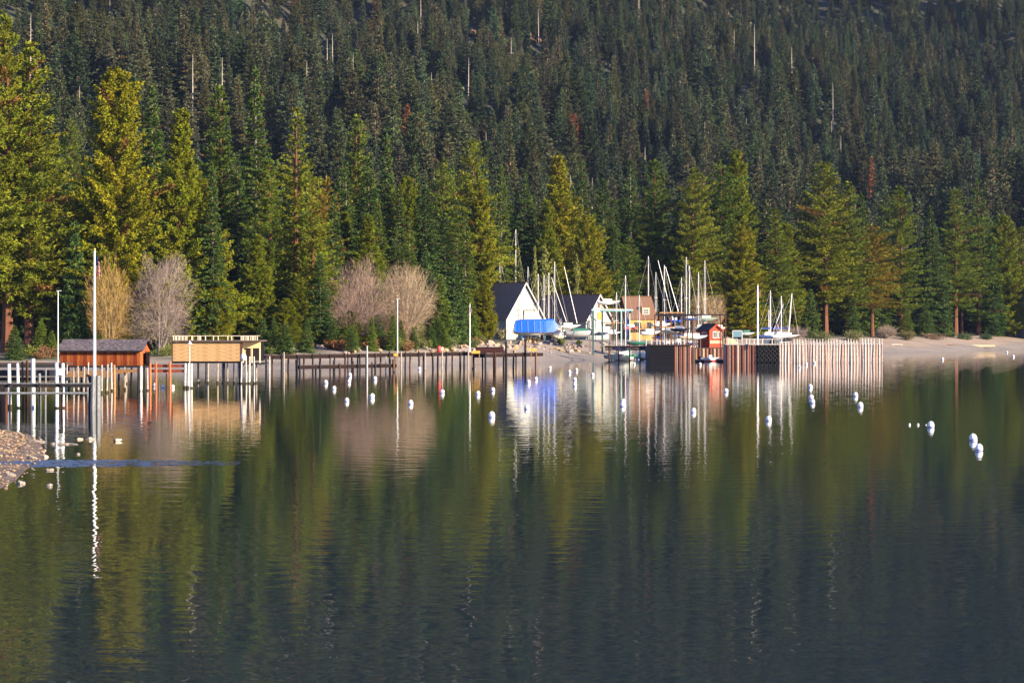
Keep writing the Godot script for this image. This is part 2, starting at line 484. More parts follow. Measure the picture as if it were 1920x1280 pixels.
func shore_trees() -> void:
	# kind, photo column, photo row of the top, distance, width in photo pixels, tint, variant
	var rows := [
		["pine", -70, 20, 352, 190, 2, 0], ["pine", 12, 30, 350, 170, 2, 3], ["pine", 55, 78, 356, 165, 2, 1], ["pine", 100, 300, 352, 110, 2, 4],
		["cedar", 215, 132, 364, 150, 2, 0], ["cedar", 190, 330, 356, 140, 0, 2], ["fir", 285, 160, 396, 130, 0, 0], ["cedar", 342, 205, 352, 105, 0, 1], ["cedar", 378, 340, 352, 105, 0, 4],
		["cedar", 405, 525, 349, 60, 2, 2], ["fir", 398, 310, 374, 80, 1, 1], ["pine", 412, 160, 408, 115, 1, 1], ["fir", 445, 300, 405, 90, 1, 2], ["fir", 478, 126, 432, 130, 0, 2], ["pine", 505, 300, 392, 100, 0, 3],
		["pine", 556, 200, 396, 118, 2, 4], ["pine", 585, 330, 390, 90, 2, 4], ["cedar", 482, 440, 348, 100, 1, 3], ["cedar", 562, 520, 347, 82, 1, 0], ["cedar", 535, 560, 351, 70, 0, 4],
		["young", 140, 415, 346, 72, 1, 0], ["young", 155, 520, 344, 70, 0, 1], ["fir", 165, 300, 392, 90, 1, 3], ["young", 130, 560, 342, 60, 0, 2],
		["fir", 624, 365, 424, 85, 1, 0], ["pine", 612, 330, 438, 75, 3, 2], ["fir", 600, 475, 382, 70, 3, 1], ["fir", 648, 300, 450, 90, 0, 3], ["pine", 668, 215, 484, 100, 0, 1],
		["cedar", 690, 405, 412, 95, 1, 3], ["fir", 708, 372, 428, 62, 2, 4], ["fir", 742, 425, 436, 52, 0, 4], ["fir", 768, 408, 432, 55, 2, 3], ["fir", 725, 250, 506, 85, 0, 1], ["fir", 778, 292, 506, 85, 1, 2],
		["pine", 832, 298, 486, 95, 0, 3], ["pine", 888, 262, 474, 115, 2, 0], ["fir", 872, 400, 446, 66, 2, 3], ["fir", 812, 430, 450, 55, 0, 4], ["fir", 941, 312, 506, 70, 2, 3], ["fir", 985, 322, 526, 75, 1, 0],
		["cedar", 1045, 292, 530, 95, 2, 1], ["fir", 1092, 300, 566, 75, 1, 1], ["fir", 1132, 335, 536, 120, 1, 2], ["cedar", 1100, 404, 512, 78, 2, 2], ["fir", 1160, 372, 546, 78, 0, 0], ["fir", 1182, 300, 566, 85, 1, 3],
		["pine", 1228, 300, 548, 95, 1, 0], ["pine", 1300, 316, 538, 118, 2, 3], ["pine", 1352, 300, 562, 105, 1, 2], ["cedar", 1382, 286, 566, 95, 1, 4], ["cedar", 1388, 424, 518, 84, 2, 0],
		["pine", 1456, 388, 540, 95, 0, 1], ["cedar", 1478, 420, 556, 70, 1, 1], ["pine", 1548, 305, 566, 140, 2, 0], ["pine", 1512, 365, 568, 85, 0, 4], ["pine", 1590, 340, 572, 90, 0, 1], ["fir", 1615, 360, 586, 80, 0, 1],
		["pine", 1636, 420, 572, 92, 3, 2], ["pine", 1690, 350, 596, 105, 0, 3], ["fir", 1745, 385, 598, 85, 1, 0], ["pine", 1792, 355, 606, 95, 0, 0], ["pine", 1835, 335, 624, 85, 1, 4], ["fir", 1862, 455, 612, 60, 3, 1],
		["cedar", 1884, 405, 630, 80, 1, 2], ["pine", 1918, 425, 632, 70, 0, 1], ["pine", 1965, 380, 650, 100, 0, 0],
		["young", 800, 470, 420, 58, 1, 0], ["young", 824, 515, 414, 60, 2, 1], ["young", 852, 498, 416, 66, 1, 2], ["young", 876, 540, 411, 56, 2, 0], ["young", 838, 560, 409, 50, 1, 1], ["young", 774, 565, 402, 50, 2, 2],
		["young", 786, 590, 400, 48, 1, 0], ["cedar", 656, 583, 386, 64, 1, 0], ["young", 640, 592, 388, 40, 2, 1], ["cedar", 910, 515, 434, 58, 2, 1], ["young", 702, 588, 394, 56, 0, 2], ["young", 604, 580, 372, 40, 1, 0], ["young", 1736, 560, 586, 36, 0, 1], ["young", 1770, 520, 596, 40, 1, 0],
		["young", 1600, 560, 566, 34, 0, 2], ["young", 1700, 575, 580, 34, 2, 1], ["young", 1425, 545, 520, 36, 1, 0], ["young", 1520, 540, 545, 44, 0, 1], ["cedar", 1902, 530, 622, 46, 2, 0], ["cedar", 1886, 560, 618, 40, 1, 1], ["young", 1870, 590, 628, 30, 0, 2],
	]
	var by_label := {}
	for q in rows:
		var d: float = q[3]
		for k in 3: d = maxf(d, shore_at(wx(q[1], d)) + (30.0 if q[0] == "young" or q[4] < 85 else 36.0))
		var g := on_ground(q[1], d)
		var h: float = wy(q[2], d) - g.y
		var w: float = q[4] * d / F
		var kind: String = q[0]
		var size := "tall " if h > 26.0 else ("" if h > 13.0 else "small ")
		var look: String = looks[kind][q[5]]
		var lm := landmark(q[1])
		if kind == "young": size = ""
		size += "broad " if w / h > 0.34 else ("slim " if w / h < 0.2 else "")
		if (kind == "cedar" or kind == "pine") and h > 20.0: w *= 1.25
		var lb := size + look
		var o := tree(kind, q[6], tints[kind][q[5]], "%s_%d" % [kind, q[5]], g, h, w, {"cedar": "cedar_tree", "pine": "pine_tree", "fir": "fir_tree", "young": "young_fir"}[kind], lb + " growing " + lm, look + "s " + lm)
		by_label.get_or_add(lb + "|" + lm, []).append([h, o])
	# trees of one look and place: told apart by their heights
	for key in by_label:
		var a: Array = by_label[key]
		if a.size() < 2: continue
		a.sort_custom(func(u, v): return u[0] > v[0])
		var w2: PackedStringArray = String(key).split("|")
		for i in a.size():
			var rank: String = ("taller" if i == 0 else "shorter") if a.size() == 2 else ("tallest" if i == 0 else ("shortest" if i == a.size() - 1 else ["second", "third", "fourth", "fifth"][i - 1] + " tallest"))
			a[i][1].set_meta("label", rank + " of " + ["two", "three", "four", "five", "six", "seven"][a.size() - 2] + " " + w2[0].replace("tall ", "") + "s growing " + w2[1])

func clear_of_yard(x: float, d: float) -> bool:
	var px := x / d * F + 960.0
	if d - shore_at(x) < 58.0: return false
	if px > 915.0 and px < 1440.0 and d < 520.0: return false
	return true

const CLEARINGS := [[900, 66, 34, 6.0], [822, 62, 22, 4.5], [1003, 82, 16, 4.0], [612, 200, 18, 4.0], [1005, 142, 10, 3.0], [870, 112, 10, 3.0]]
func in_clearing(x: float, d: float) -> bool:
	if d < 620.0: return false
	var px := x / d * F + 960.0
	var py := HZ - (ground_y(x, d) - EYE) / d * F
	for c in CLEARINGS:
		if absf(px - c[0]) < c[2] and py > c[1] - 6.0 and py < c[1] + 52.0: return true
	return false

func outcrops() -> void:
	# bare reddish rock showing between the trees of the slope
	var rk := mat("outcrop_rock", Color(0.22, 0.115, 0.06), 0.9, "mottle", Vector3.ONE * 0.15)
	for c in CLEARINGS:
		var d := 640.0
		while d < 1700.0 and HZ - (ground_y(wx(c[0], d), d) - EYE) / d * F > c[1]: d += 3.0
		var g := on_ground(c[0], d)
		var t := thing("rock_outcrop", "bare reddish rock outcrop showing between the hillside conifers", "rock outcrop", g, 0.0, "rock outcrops on the hillside")
		for k in 5:
			var o := part(t, "rock", rock_mesh(90 + k), rk, Vector3((k - 2) * float(c[2]) * d / F * 0.42, (rng.randf() - 0.3) * 1.2, (rng.randf() - 0.5) * 4.0))
			o.scale = Vector3(float(c[2]) * d / F * 0.6, float(c[3]), float(c[3]) * 1.6) * (0.7 + 0.5 * rng.randf())
			o.rotation.y = rng.randf() * 0.6

func forest() -> void:
	# trees of the forest edge and the lower slope, one by one; the rest of the slope as one mass
	var spots := []
	var d := 440.0
	while d < 1760.0:
		var cell := lerpf(10.4, 8.6, smoothstep(700.0, 1250.0, d)) if d < 1380.0 else 11.0
		var half := d * 0.30 + 20.0
		var x := -half
		while x < half:
			var xx := x + (rng.randf() - 0.5) * cell * 0.9
			var dd := d + (rng.randf() - 0.5) * cell * 0.9
			if clear_of_yard(xx, dd) and not in_clearing(xx, dd) and rng.randf() < (1.12 + nz.get_noise_2d(xx * 1.6 + 90.0, dd * 1.6) * 1.1):
				spots.append([xx, dd])
			x += cell
		d += cell
	var mid := 0
	var slope_n := 0
	var stand := []
	for i in 7: stand.append([])
	for s in spots:
		var x: float = s[0]
		var dd: float = s[1]
		var g := Vector3(x, ground_y(x, dd), -dd)
		var px := x / dd * F + 960.0
		var r := rng.randf()
		var up := smoothstep(15.0, 170.0, g.y) - 0.6 * nz.get_noise_2d(x * 2.2 - 300.0, dd * 2.2)
		var h := lerpf(23.0, 14.0, up) + lerpf(14.0, 10.0, up) * rng.randf() + 5.0 * rng.randf() * rng.randf()
		if dd < 640.0 and g.y < 14.0:
			h = 22.0 + 15.0 * rng.randf()
		var inview := px > -30.0 and px < 1950.0
		if dd < 600.0 and inview and mid < 230 and r < 0.62:
			mid += 1
			var kind: String = ["fir", "fir", "pine", "fir", "cedar"][rng.randi() % 5]
			var tn := rng.randi() % 3
			var v := rng.randi() % 5
			var lm := landmark(px)
			tree(kind, v, tints[kind][tn], "%s_%d" % [kind, tn], g, h, h * (0.24 + 0.1 * rng.randf()), {"cedar": "cedar_tree", "pine": "pine_tree", "fir": "fir_tree"}[kind], looks[kind][tn] + " in the forest edge " + lm, "forest edge " + lm)
		elif dd < 900.0 and inview and slope_n < 280:
			slope_n += 1
			var tn := rng.randi() % 4
			var low_kind: String = ["far", "pine", "fir", "far", "fir"][rng.randi() % 5]
			tree(low_kind, rng.randi() % 5, tints[low_kind][tn] if tn < 3 else tints[low_kind][1], "%s_%d" % [low_kind, tn if tn < 3 else 1], g, h, h * (0.3 + 0.1 * rng.randf()), "hillside_conifer", ["dark green", "dusky green", "olive", "dusky green"][tn] + " conifer on the lower hillside " + landmark(px), "lower hillside conifers " + landmark(px))
		else:
			stand[rng.randi() % 7].append([g, h])
	var f := Node3D.new()
	f.name = "hillside_forest"
	add_child(f)
	tag(f, "dense dark conifer forest covering the whole hillside", "forest", "", "stuff")
	var n := 0
	for i in 7:
		var both := ArrayMesh.new()
		var k: Array = kinds.far[i]
		both.add_surface_from_arrays(Mesh.PRIMITIVE_TRIANGLES, (k[0] as ArrayMesh).surface_get_arrays(0))
		both.add_surface_from_arrays(Mesh.PRIMITIVE_TRIANGLES, (k[1] as ArrayMesh).surface_get_arrays(0))
		var mm := MultiMesh.new()
		mm.transform_format = MultiMesh.TRANSFORM_3D
		mm.use_colors = true
		mm.mesh = both
		mm.instance_count = stand[i].size()
		for j in stand[i].size():
			var h: float = stand[i][j][1]
			var sy := h / 26.0
			var sx := sy * (0.95 + 0.5 * rng.randf())
			var b := Basis(Vector3.UP, rng.randf() * TAU).scaled(Vector3(sx, sy, sx))
			mm.set_instance_transform(j, Transform3D(b, stand[i][j][0]))
			var tone := 0.6 + 0.75 * rng.randf()
			var c := Color(tone * (0.8 + 0.6 * rng.randf()), tone, tone * (0.75 + 0.5 * rng.randf()))
			if rng.randf() < 0.006 and stand[i][j][0].z < -760.0: c = Color(3.4, 1.1, 1.1)
			elif rng.randf() < 0.03: c = Color(1.9, 1.35, 1.4)
			mm.set_instance_color(j, c)
			n += 1
		var o := MultiMeshInstance3D.new()
		o.name = "conifer_stand"
		o.multimesh = mm
		o.material_override = leafmat("needles_forest", Color(1, 1, 1))
		o.set_meta("kind", "stuff")
		f.add_child(o, true)


func bank_plants() -> void:
	var r := RandomNumberGenerator.new()
	r.seed = 77
	var sm := leafmat("shrub_leaves", Color(1, 1, 1))
	var meshes := []
	var cols := [Color(0.07, 0.10, 0.025), Color(0.11, 0.12, 0.035), Color(0.15, 0.085, 0.04)]
	for i in 3: meshes.append(bush_mesh(300 + i, 1.3, 1.7, cols[i], 1100, 0.2))
	for i in 96:
		var px := lerpf(470.0, 910.0, r.randf()) if i < 72 else lerpf(0.0, 330.0, r.randf())
		var d0 := 380.0
		var off := lerpf(16.0, 33.0, r.randf())
		for k in 4: d0 = shore_at(wx(px, d0)) + off
		var g := on_ground(px, d0)
		if r.randf() < 0.28:
			tree("young", r.randi() % 3, tints.young[i % 2 * 2], "young_%d" % (i % 2 * 2), g, 3.0 + 3.5 * r.randf(), 2.2 + 1.4 * r.randf(), "young_fir", ["young green", "young yellow-green"][i % 2] + " fir sapling on the bank " + landmark(px), "fir saplings " + landmark(px))
		else:
			var k := r.randi() % 3
			var t := thing("bank_shrub", ["green", "olive", "russet"][k] + " low shrub on the bank " + landmark(px), "shrub", g, r.randf() * TAU, ["green", "olive", "russet"][k] + " bank shrubs " + landmark(px))
			part(t, "foliage", meshes[k], sm)
			t.scale = Vector3.ONE * (0.7 + 0.8 * r.randf())

func snags() -> void:
	var ms := [snag(1, 22.0, 26), snag(2, 17.0, 10), snag(3, 25.0, 44)]
	var bark := leafmat("bark", Color(1, 1, 1), 0.0)
	# photo column, row of the top, distance, height
	for q in [[623, 65, 900, 20], [338, 20, 640, 24], [415, 110, 620, 22], [445, 60, 800, 18], [718, 125, 900, 22], [808, 145, 900, 20], [955, 190, 900, 17], [1415, 48, 1080, 26], [1135, 195, 950, 18], [1245, 240, 850, 16], [1700, 150, 1100, 18], [1842, 165, 1100, 20], [1690, 250, 850, 20], [1475, 230, 850, 18], [1560, 230, 840, 15], [1302, 260, 800, 14], [1840, 325, 640, 22], [1875, 405, 625, 26], [570, 150, 760, 20], [205, 0, 620, 26], [140, 5, 640, 25], [1010, 20, 1200, 18], [1690, 360, 620, 15], [1700, 358, 625, 15], [672, 300, 470, 22], [1390, 5, 1250, 20], [878, 110, 1000, 18], [1175, 290, 720, 14], [95, 385, 349, 17]]:
		var h: float = q[3]
		var d := 395.0 if int(q[0]) == 95 else 470.0
		while d < 1700.0 and ground_y(wx(q[0], d), d) + h < wy(q[1], d): d += 4.0
		var x := wx(q[0], d)
		var gy := ground_y(x, d)
		var t := thing("dead_snag", "bare grey dead trunk standing among the green conifers", "dead tree", Vector3(x, gy, -d), rng.randf() * TAU, "bare grey snags in the forest")
		var i := rng.randi() % 3
		part(t, "trunk", ms[i], bark)
		var sy: float = h / [22.0, 17.0, 25.0][i]
		t.scale = Vector3(0.9, sy, 0.9)
	# more of them scattered over the slope
	var r := RandomNumberGenerator.new()
	r.seed = 55
	for k in 60:
		var d := lerpf(640.0, 1260.0, r.randf())
		var x := wx(lerpf(10.0, 1910.0, r.randf()), d)
		var t := thing("dead_snag", "bare grey dead trunk standing among the green conifers", "dead tree", Vector3(x, ground_y(x, d), -d), r.randf() * TAU, "bare grey snags in the forest")
		var i := r.randi() % 3
		part(t, "trunk", ms[i], bark)
		var sy: float = (21.0 + 10.0 * r.randf()) / [22.0, 17.0, 25.0][i]
		t.scale = Vector3(0.95, sy, 0.95)

func bare_trees() -> void:
	var bark := leafmat("bark", Color(1, 1, 1), 0.0)
	var pinkish := Color(0.24, 0.18, 0.16)
	var grey := Color(0.26, 0.215, 0.19)
	# photo column, row of the top, distance, width, label, wood, twig tips, base height share, uprightness
	for q in [[300, 464, 352, 130, "bare grey-brown round tree beside the beige boathouse", grey, Color(0.21, 0.16, 0.145), 0.06, 0.0], [668, 478, 392, 140, "bare pinkish-brown round tree above the long pier", pinkish, Color(0.235, 0.16, 0.135), 0.05, 0.0], [758, 492, 394, 125, "bare pale tree with orange twig tips above the long pier", Color(0.38, 0.31, 0.24), Color(0.25, 0.175, 0.115), 0.1, 0.1], [204, 482, 346, 104, "bare yellow-orange willow behind the red-brown boathouse", Color(0.30, 0.22, 0.12), Color(0.30, 0.19, 0.055), 0.02, 0.3], [738, 585, 384, 66, "low bare pale shrub at the foot of the bare trees", grey, Color(0.30, 0.2, 0.12), 0.02, 0.3], [1330, 545, 486, 74, "bare brownish tree beside the tan dome in the boatyard", Color(0.34, 0.27, 0.19), Color(0.27, 0.18, 0.10), 0.08, 0.3], [1480, 614, 512, 80, "low grey bare thicket behind the flagpole pier", grey, Color(0.24, 0.19, 0.17), 0.02, 0.3], [1662, 612, 566, 46, "low grey bare bush at the beach end of the white-posted pier", grey, Color(0.27, 0.21, 0.17), 0.02, 0.3]]:
		var bd: float = maxf(q[2], shore_at(wx(q[0], q[2])) + 26.0)
		var g := on_ground(q[0], bd)
		var h: float = wy(q[1], bd) - g.y
		var wd: float = float(q[3]) * bd / F
		var t := thing("bare_tree", q[4], "tree", g)
		part(t, "branches", bare_dome(int(q[0]), wd, h, h * float(q[7]), int(430.0 * wd), q[5], q[6], q[8]), bark)
	# young poplars in first leaf behind the barns
	var pop := {"h": 12.0, "r": 1.9, "base": 0.06, "ex": 0.5, "low": 0.5, "rise": 2.0, "lump": 0.4, "nb": 6, "gap": 0.25, "p0": 0.75, "p1": 1.2, "bend": 0.1, "step": 0.3, "t0": 0.1, "spread": 0.3, "vsp": 0.8, "per": 3, "v0": -0.4, "v1": 0.8, "size": 0.26, "wid": 0.35, "dy": 0.24, "col": Color(0.16, 0.175, 0.045), "bark": Color(0.3, 0.27, 0.22), "tr": 0.12, "limb": 0.8}
	kinds["poplar"] = [conifer(pop, 60), conifer(pop, 61)]
	for q in [[1022, 462, 494, 30, 0], [1003, 468, 498, 16, 1], [972, 470, 500, 22, 1], [1082, 478, 500, 14, 0]]:
		var g := on_ground(q[0], q[2])
		var t := thing("young_poplar", "slim young poplar in pale first leaf behind the boat barns", "tree", g, 0.3 * q[4], "poplars behind the barns")
		part(t, "trunk", kinds.poplar[q[4]][1], bark)
		part(t, "crown", kinds.poplar[q[4]][0], leafmat("poplar_leaves", Color(1, 1, 1)))
		var h: float = wy(q[1], q[2]) - g.y
		var wd: float = float(q[3]) * q[2] / F
		t.scale = Vector3(wd / 2.2, h / 12.0, wd / 2.2)
	# low shrubs along the bank
	var sm := leafmat("shrub_leaves", Color(1, 1, 1))
	for q in [[55, 640, 336, 34, Color(0.13, 0.15, 0.03), "rounded olive shrub on the lawn behind the white-piled pier"], [25, 650, 337, 22, Color(0.09, 0.11, 0.06), "grey-green shrub on the lawn beside the olive shrub"], [630, 632, 376, 60, Color(0.22, 0.085, 0.03), "russet shrub bank below the bare round tree"], [690, 640, 378, 50, Color(0.25, 0.10, 0.045), "reddish-brown low shrub behind the long pier"], [318, 640, 345, 40, Color(0.13, 0.15, 0.03), "yellow-green shrub behind the gap between the two boathouses"], [1000, 632, 446, 30, Color(0.12, 0.085, 0.04), "brown weedy shrub under the blue-covered boat"], [1052, 628, 444, 16, Color(0.09, 0.12, 0.03), "small green shrub on the riprap bank"], [1086, 636, 446, 12, Color(0.10, 0.13, 0.03), "tiny green shrub on the riprap bank"], [940, 605, 448, 26, Color(0.22, 0.2, 0.10), "pale blossoming shrub against the white barn's corner"], [1700, 610, 566, 40, Color(0.13, 0.11, 0.05), "tawny shrub at the top of the beach"], [1810, 622, 598, 40, Color(0.06, 0.09, 0.03), "low green shrub under the bare-trunked pines"], [1850, 622, 604, 30, Color(0.05, 0.08, 0.03), "dark green shrub beside the pale beach timber"], [1750, 628, 584, 60, Color(0.16, 0.11, 0.075), "brown heather-like bank at the top of the beach"], [1540, 612, 524, 60, Color(0.10, 0.11, 0.04), "green thicket behind the white-posted pier"], [1600, 612, 540, 60, Color(0.12, 0.12, 0.05), "olive thicket behind the white-posted pier's outer end"]]:
		var bd: float = maxf(q[2], shore_at(wx(q[0], q[2])) + 22.0)
		var g := on_ground(q[0], bd)
		var wd: float = float(q[3]) * bd / F
		var h: float = maxf(0.8, wy(q[1], bd) - g.y)
		h = minf(h, wd * 1.3)
		var t := thing("shrub", q[5], "shrub", g, rng.randf() * TAU)
		part(t, "foliage", bush_mesh(rng.randi() % 1000, wd * 0.42, h * 0.8, q[4], 1300, 0.3), sm)

# ---------- build ----------
func _ready() -> void:
	rng.seed = 7
	nz.seed = 3
	nz.frequency = 0.012
	nz.fractal_octaves = 3
	# camera
	var cam := Camera3D.new()
	cam.name = "camera"
	add_child(cam)
	cam.projection = Camera3D.PROJECTION_FRUSTUM
	cam.near = 1.0
	cam.far = 6000.0
	cam.size = 1280.0 / F
	cam.frustum_offset = Vector2(0, (HZ - 640.0) / F)
	cam.position = Vector3(0, EYE, 0)
	cam.current = true
	# sky and exposure
	var env := Environment.new()
	env.background_mode = Environment.BG_SKY
	var sky := Sky.new()
	var sm := ProceduralSkyMaterial.new()
	sm.sky_top_color = Color(0.22, 0.40, 0.74)
	sm.sky_horizon_color = Color(0.76, 0.83, 0.92)
	sm.sky_curve = 0.26
	sm.ground_bottom_color = Color(0.1, 0.12, 0.12)
	sm.ground_horizon_color = Color(0.5, 0.6, 0.7)
	sm.sun_angle_max = 12.0
	sky.sky_material = sm
	env.sky = sky
	env.background_energy_multiplier = 0.62
	env.tonemap_mode = Environment.TONE_MAPPER_LINEAR
	env.tonemap_exposure = 3.6
	env.fog_enabled = true
	env.fog_density = 0.000022
	env.fog_light_color = Color(0.70, 0.80, 1.0)
	env.sdfgi_enabled = true
	env.ssao_enabled = true
	env.ssil_enabled = true
	var we := WorldEnvironment.new()
	we.name = "environment"
	we.environment = env
	add_child(we)
	# low warm sun from behind the camera's right shoulder
	var sun := DirectionalLight3D.new()
	sun.name = "sun"
	add_child(sun)
	var az := deg_to_rad(62.0)
	var el := deg_to_rad(21.0)
	var towards := Vector3(sin(az) * cos(el), sin(el), cos(az) * cos(el))
	sun.look_at_from_position(Vector3.ZERO, -towards)
	sun.light_color = Color(1.0, 0.92, 0.78)
	sun.light_energy = 1.6
	sun.light_angular_distance = 0.5
	sun.shadow_enabled = true
	# structure
	setup_shore()
	tex_mottle = noise_tex(0.02, 5, 0.62, 1.15, 256)
	tex_grain = noise_tex(0.03, 9, 0.6, 1.2, 256, 5)
	var gm := StandardMaterial3D.new()
	gm.resource_name = "ground"
	gm.vertex_color_use_as_albedo = true
	gm.roughness = 0.95
	gm.albedo_texture = tex_mottle
	gm.uv1_triplanar = true
	gm.uv1_world_triplanar = true
	gm.uv1_scale = Vector3.ONE * 0.45
	structure("shore_ground", terrain(-300, 300, 282, 702, 3.0, 0), gm)
	structure("hillside", terrain(-760, 760, 702, 2200, 10.0, 1), gm)
	water()
	make_kinds()
	shore_trees()
	forest()
	outcrops()
	snags()
	bare_trees()
	bank_plants()
	objects()

var ripples: ImageTexture
func water() -> void:
	var size := 1024
	var hgt := PackedFloat32Array()
	hgt.resize(size * size)
	for q in [[0.008, 21, 1.0, 1], [0.018, 22, 0.55, 1], [0.045, 23, 0.12, 2]]:
		var n := FastNoiseLite.new()
		n.seed = q[1]
		n.frequency = q[0]
		n.fractal_octaves = q[3]
		var im := n.get_seamless_image(size, size)
		for i in size * size:
			hgt[i] += im.get_pixel(i % size, i / size).r * float(q[2])
	var im := Image.create(size, size, false, Image.FORMAT_RGB8)
	var sum := 0.0
	for y in size:
		for x in size:
			var dx := hgt[y * size + (x + 1) % size] - hgt[y * size + (x + size - 1) % size]
			var dy := hgt[((y + 1) % size) * size + x] - hgt[((y + size - 1) % size) * size + x]
			var n := Vector3(-dx * 24.0, -dy * 24.0, 1.0)
			sum += n.x * n.x
			n = n.normalized()
			im.set_pixel(x, y, Color(n.x * 0.5 + 0.5, n.y * 0.5 + 0.5, n.z * 0.5 + 0.5))

	var m := StandardMaterial3D.new()
	m.resource_name = "lake"
	m.albedo_color = lin(0.008, 0.0155, 0.020)
	m.roughness = 0.008
	m.metallic_specular = 0.72
	m.normal_enabled = true
	ripples = ImageTexture.create_from_image(im)
	m.normal_texture = ripples
	m.normal_scale = 0.008
	m.uv1_scale = Vector3(1, 1, 1)
	var v := PackedVector3Array([Vector3(-700, 0, -10), Vector3(700, 0, -10), Vector3(700, 0, -900), Vector3(-700, 0, -900)])
	var arr := []
	arr.resize(Mesh.ARRAY_MAX)
	arr[Mesh.ARRAY_VERTEX] = v
	arr[Mesh.ARRAY_NORMAL] = PackedVector3Array([Vector3.UP, Vector3.UP, Vector3.UP, Vector3.UP])
	var uv := PackedVector2Array()
	for p in v: uv.append(Vector2(p.x / 26.0, p.z / 12.0))
	arr[Mesh.ARRAY_TEX_UV] = uv
	arr[Mesh.ARRAY_INDEX] = PackedInt32Array([0, 2, 1, 0, 3, 2])
	var am := ArrayMesh.new()
	am.add_surface_from_arrays(Mesh.PRIMITIVE_TRIANGLES, arr)
	structure("lake_water", am, m)

# ---------- buildings, piers, boats ----------
func planks_wall(parent: Node, called: String, w: float, h: float, n: int, horizontal: bool, mt: Material, where: Vector3, turn: float, depth := 0.04) -> void:
	# boards too narrow to pick apart singly: real edges and depth, joined in one part
	var m := MB.new()
	var r := RandomNumberGenerator.new()
	r.seed = int(w * 100.0) + n
	for i in n:
		var k := depth * (0.6 + 0.8 * r.randf())
		if horizontal:
			var bh := h / n
			m.box(Vector3(0, (i + 0.5) * bh, k * 0.5), Vector3(w, bh * 0.88, k))
		else:
			var bw := w / n
			m.box(Vector3(-w * 0.5 + (i + 0.5) * bw, h * 0.5, k * 0.5), Vector3(bw * 0.9, h, k))
	var o := part(parent, called, m.mesh(), mt, where)
	o.rotation.y = turn
	o.set_meta("kind", "stuff")

func window_at(parent: Node, where: Vector3, turn: float, w: float, h: float, frame: Material, cols := 2, rows := 1) -> void:
	var m := MB.new()
	var t := 0.09
	m.box(Vector3(0, h * 0.5, 0.02), Vector3(w + t, t, 0.1)); m.box(Vector3(0, -h * 0.5, 0.02), Vector3(w + t, t, 0.12))
	m.box(Vector3(w * 0.5, 0, 0.02), Vector3(t, h - t, 0.1)); m.box(Vector3(-w * 0.5, 0, 0.02), Vector3(t, h - t, 0.1))
	for i in range(1, cols):
		m.box(Vector3(-w * 0.5 + w * i / cols, 0, 0.03), Vector3(0.06, h - t, 0.06))
	for i in range(1, rows):
		m.box(Vector3(0, -h * 0.5 + h * i / rows, 0.027), Vector3(w - t, 0.06, 0.05))
	var o := part(parent, "window", m.mesh(), frame, where)
	o.rotation.y = turn
	part(o, "pane", boxm(Vector3(w - t, h - t, 0.02)), mat("window_glass", Color(0.03, 0.04, 0.05), 0.08), Vector3(0, 0, 0.005))

# gabled building: gable faces local +z, ridge runs back along -z
func gabled(t: Node3D, w: float, ln: float, eave: float, apex: float, wall_mt: Material, side_mt: Material, roof_mt: Material, trim: Material, over := 0.5) -> void:
	var m := MB.new()
	var h := w * 0.5
	m.quad(Vector3(-h, -0.5, 0), Vector3(-h, eave, 0), Vector3(h, eave, 0), Vector3(h, -0.5, 0))
	m.tri(Vector3(-h, eave, 0), Vector3(0, apex, 0), Vector3(h, eave, 0))
	m.quad(Vector3(h, -0.5, -ln), Vector3(h, eave, -ln), Vector3(-h, eave, -ln), Vector3(-h, -0.5, -ln))
	m.tri(Vector3(h, eave, -ln), Vector3(0, apex, -ln), Vector3(-h, eave, -ln))
	part(t, "gable_wall", m.mesh(), wall_mt)
	var s := MB.new()
	for k in [-1.0, 1.0]:
		s.box(Vector3(k * (h - 0.08), (eave - 0.5) * 0.5, -ln * 0.5), Vector3(0.16, eave + 0.5, ln - 0.02))
	part(t, "side_wall", s.mesh(), side_mt)
	var slope := Vector2(h, apex - eave).normalized()
	for k in [-1.0, 1.0]:
		var rm := MB.new()
		var n := 12
		var full := Vector2(h, apex - eave).length() + over
		# lapped courses of roofing
		for i in n:
			var a0: float = full * i / n
			var a1: float = full * (i + 1) / n + 0.05
			var p0 := Vector3(k * slope.x * a0, apex + 0.12 - slope.y * a0, 0)
			var p1 := Vector3(k * slope.x * a1, apex + 0.12 - slope.y * a1, 0)
			var nrm := Vector3(k * slope.y, slope.x, 0)
			var mid := (p0 + p1) * 0.5 + nrm * (0.03 + 0.0015 * i)
			var bs := Basis((p1 - p0).normalized(), nrm, (p1 - p0).normalized().cross(nrm))
			rm.box(mid + Vector3(0, 0, -ln * 0.5), Vector3((p1 - p0).length(), 0.07, ln + 2.0 * over), bs)
		part(t, "roof_slope", rm.mesh(), roof_mt)
		var bm := MB.new()
		for z in [over + 0.03, -ln - over - 0.03]:
			bm.bar(Vector3(0, apex + 0.02, z), Vector3(k * (h + over * slope.x), eave - over * slope.y + 0.02, z), 0.06, 0.26)
		part(t, "barge_board", bm.mesh(), trim)
	part(t, "ridge_cap", boxm(Vector3(0.4, 0.1, ln + 2.0 * over + 0.1), Vector3(0, apex + 0.2, -ln * 0.5)), roof_mt)

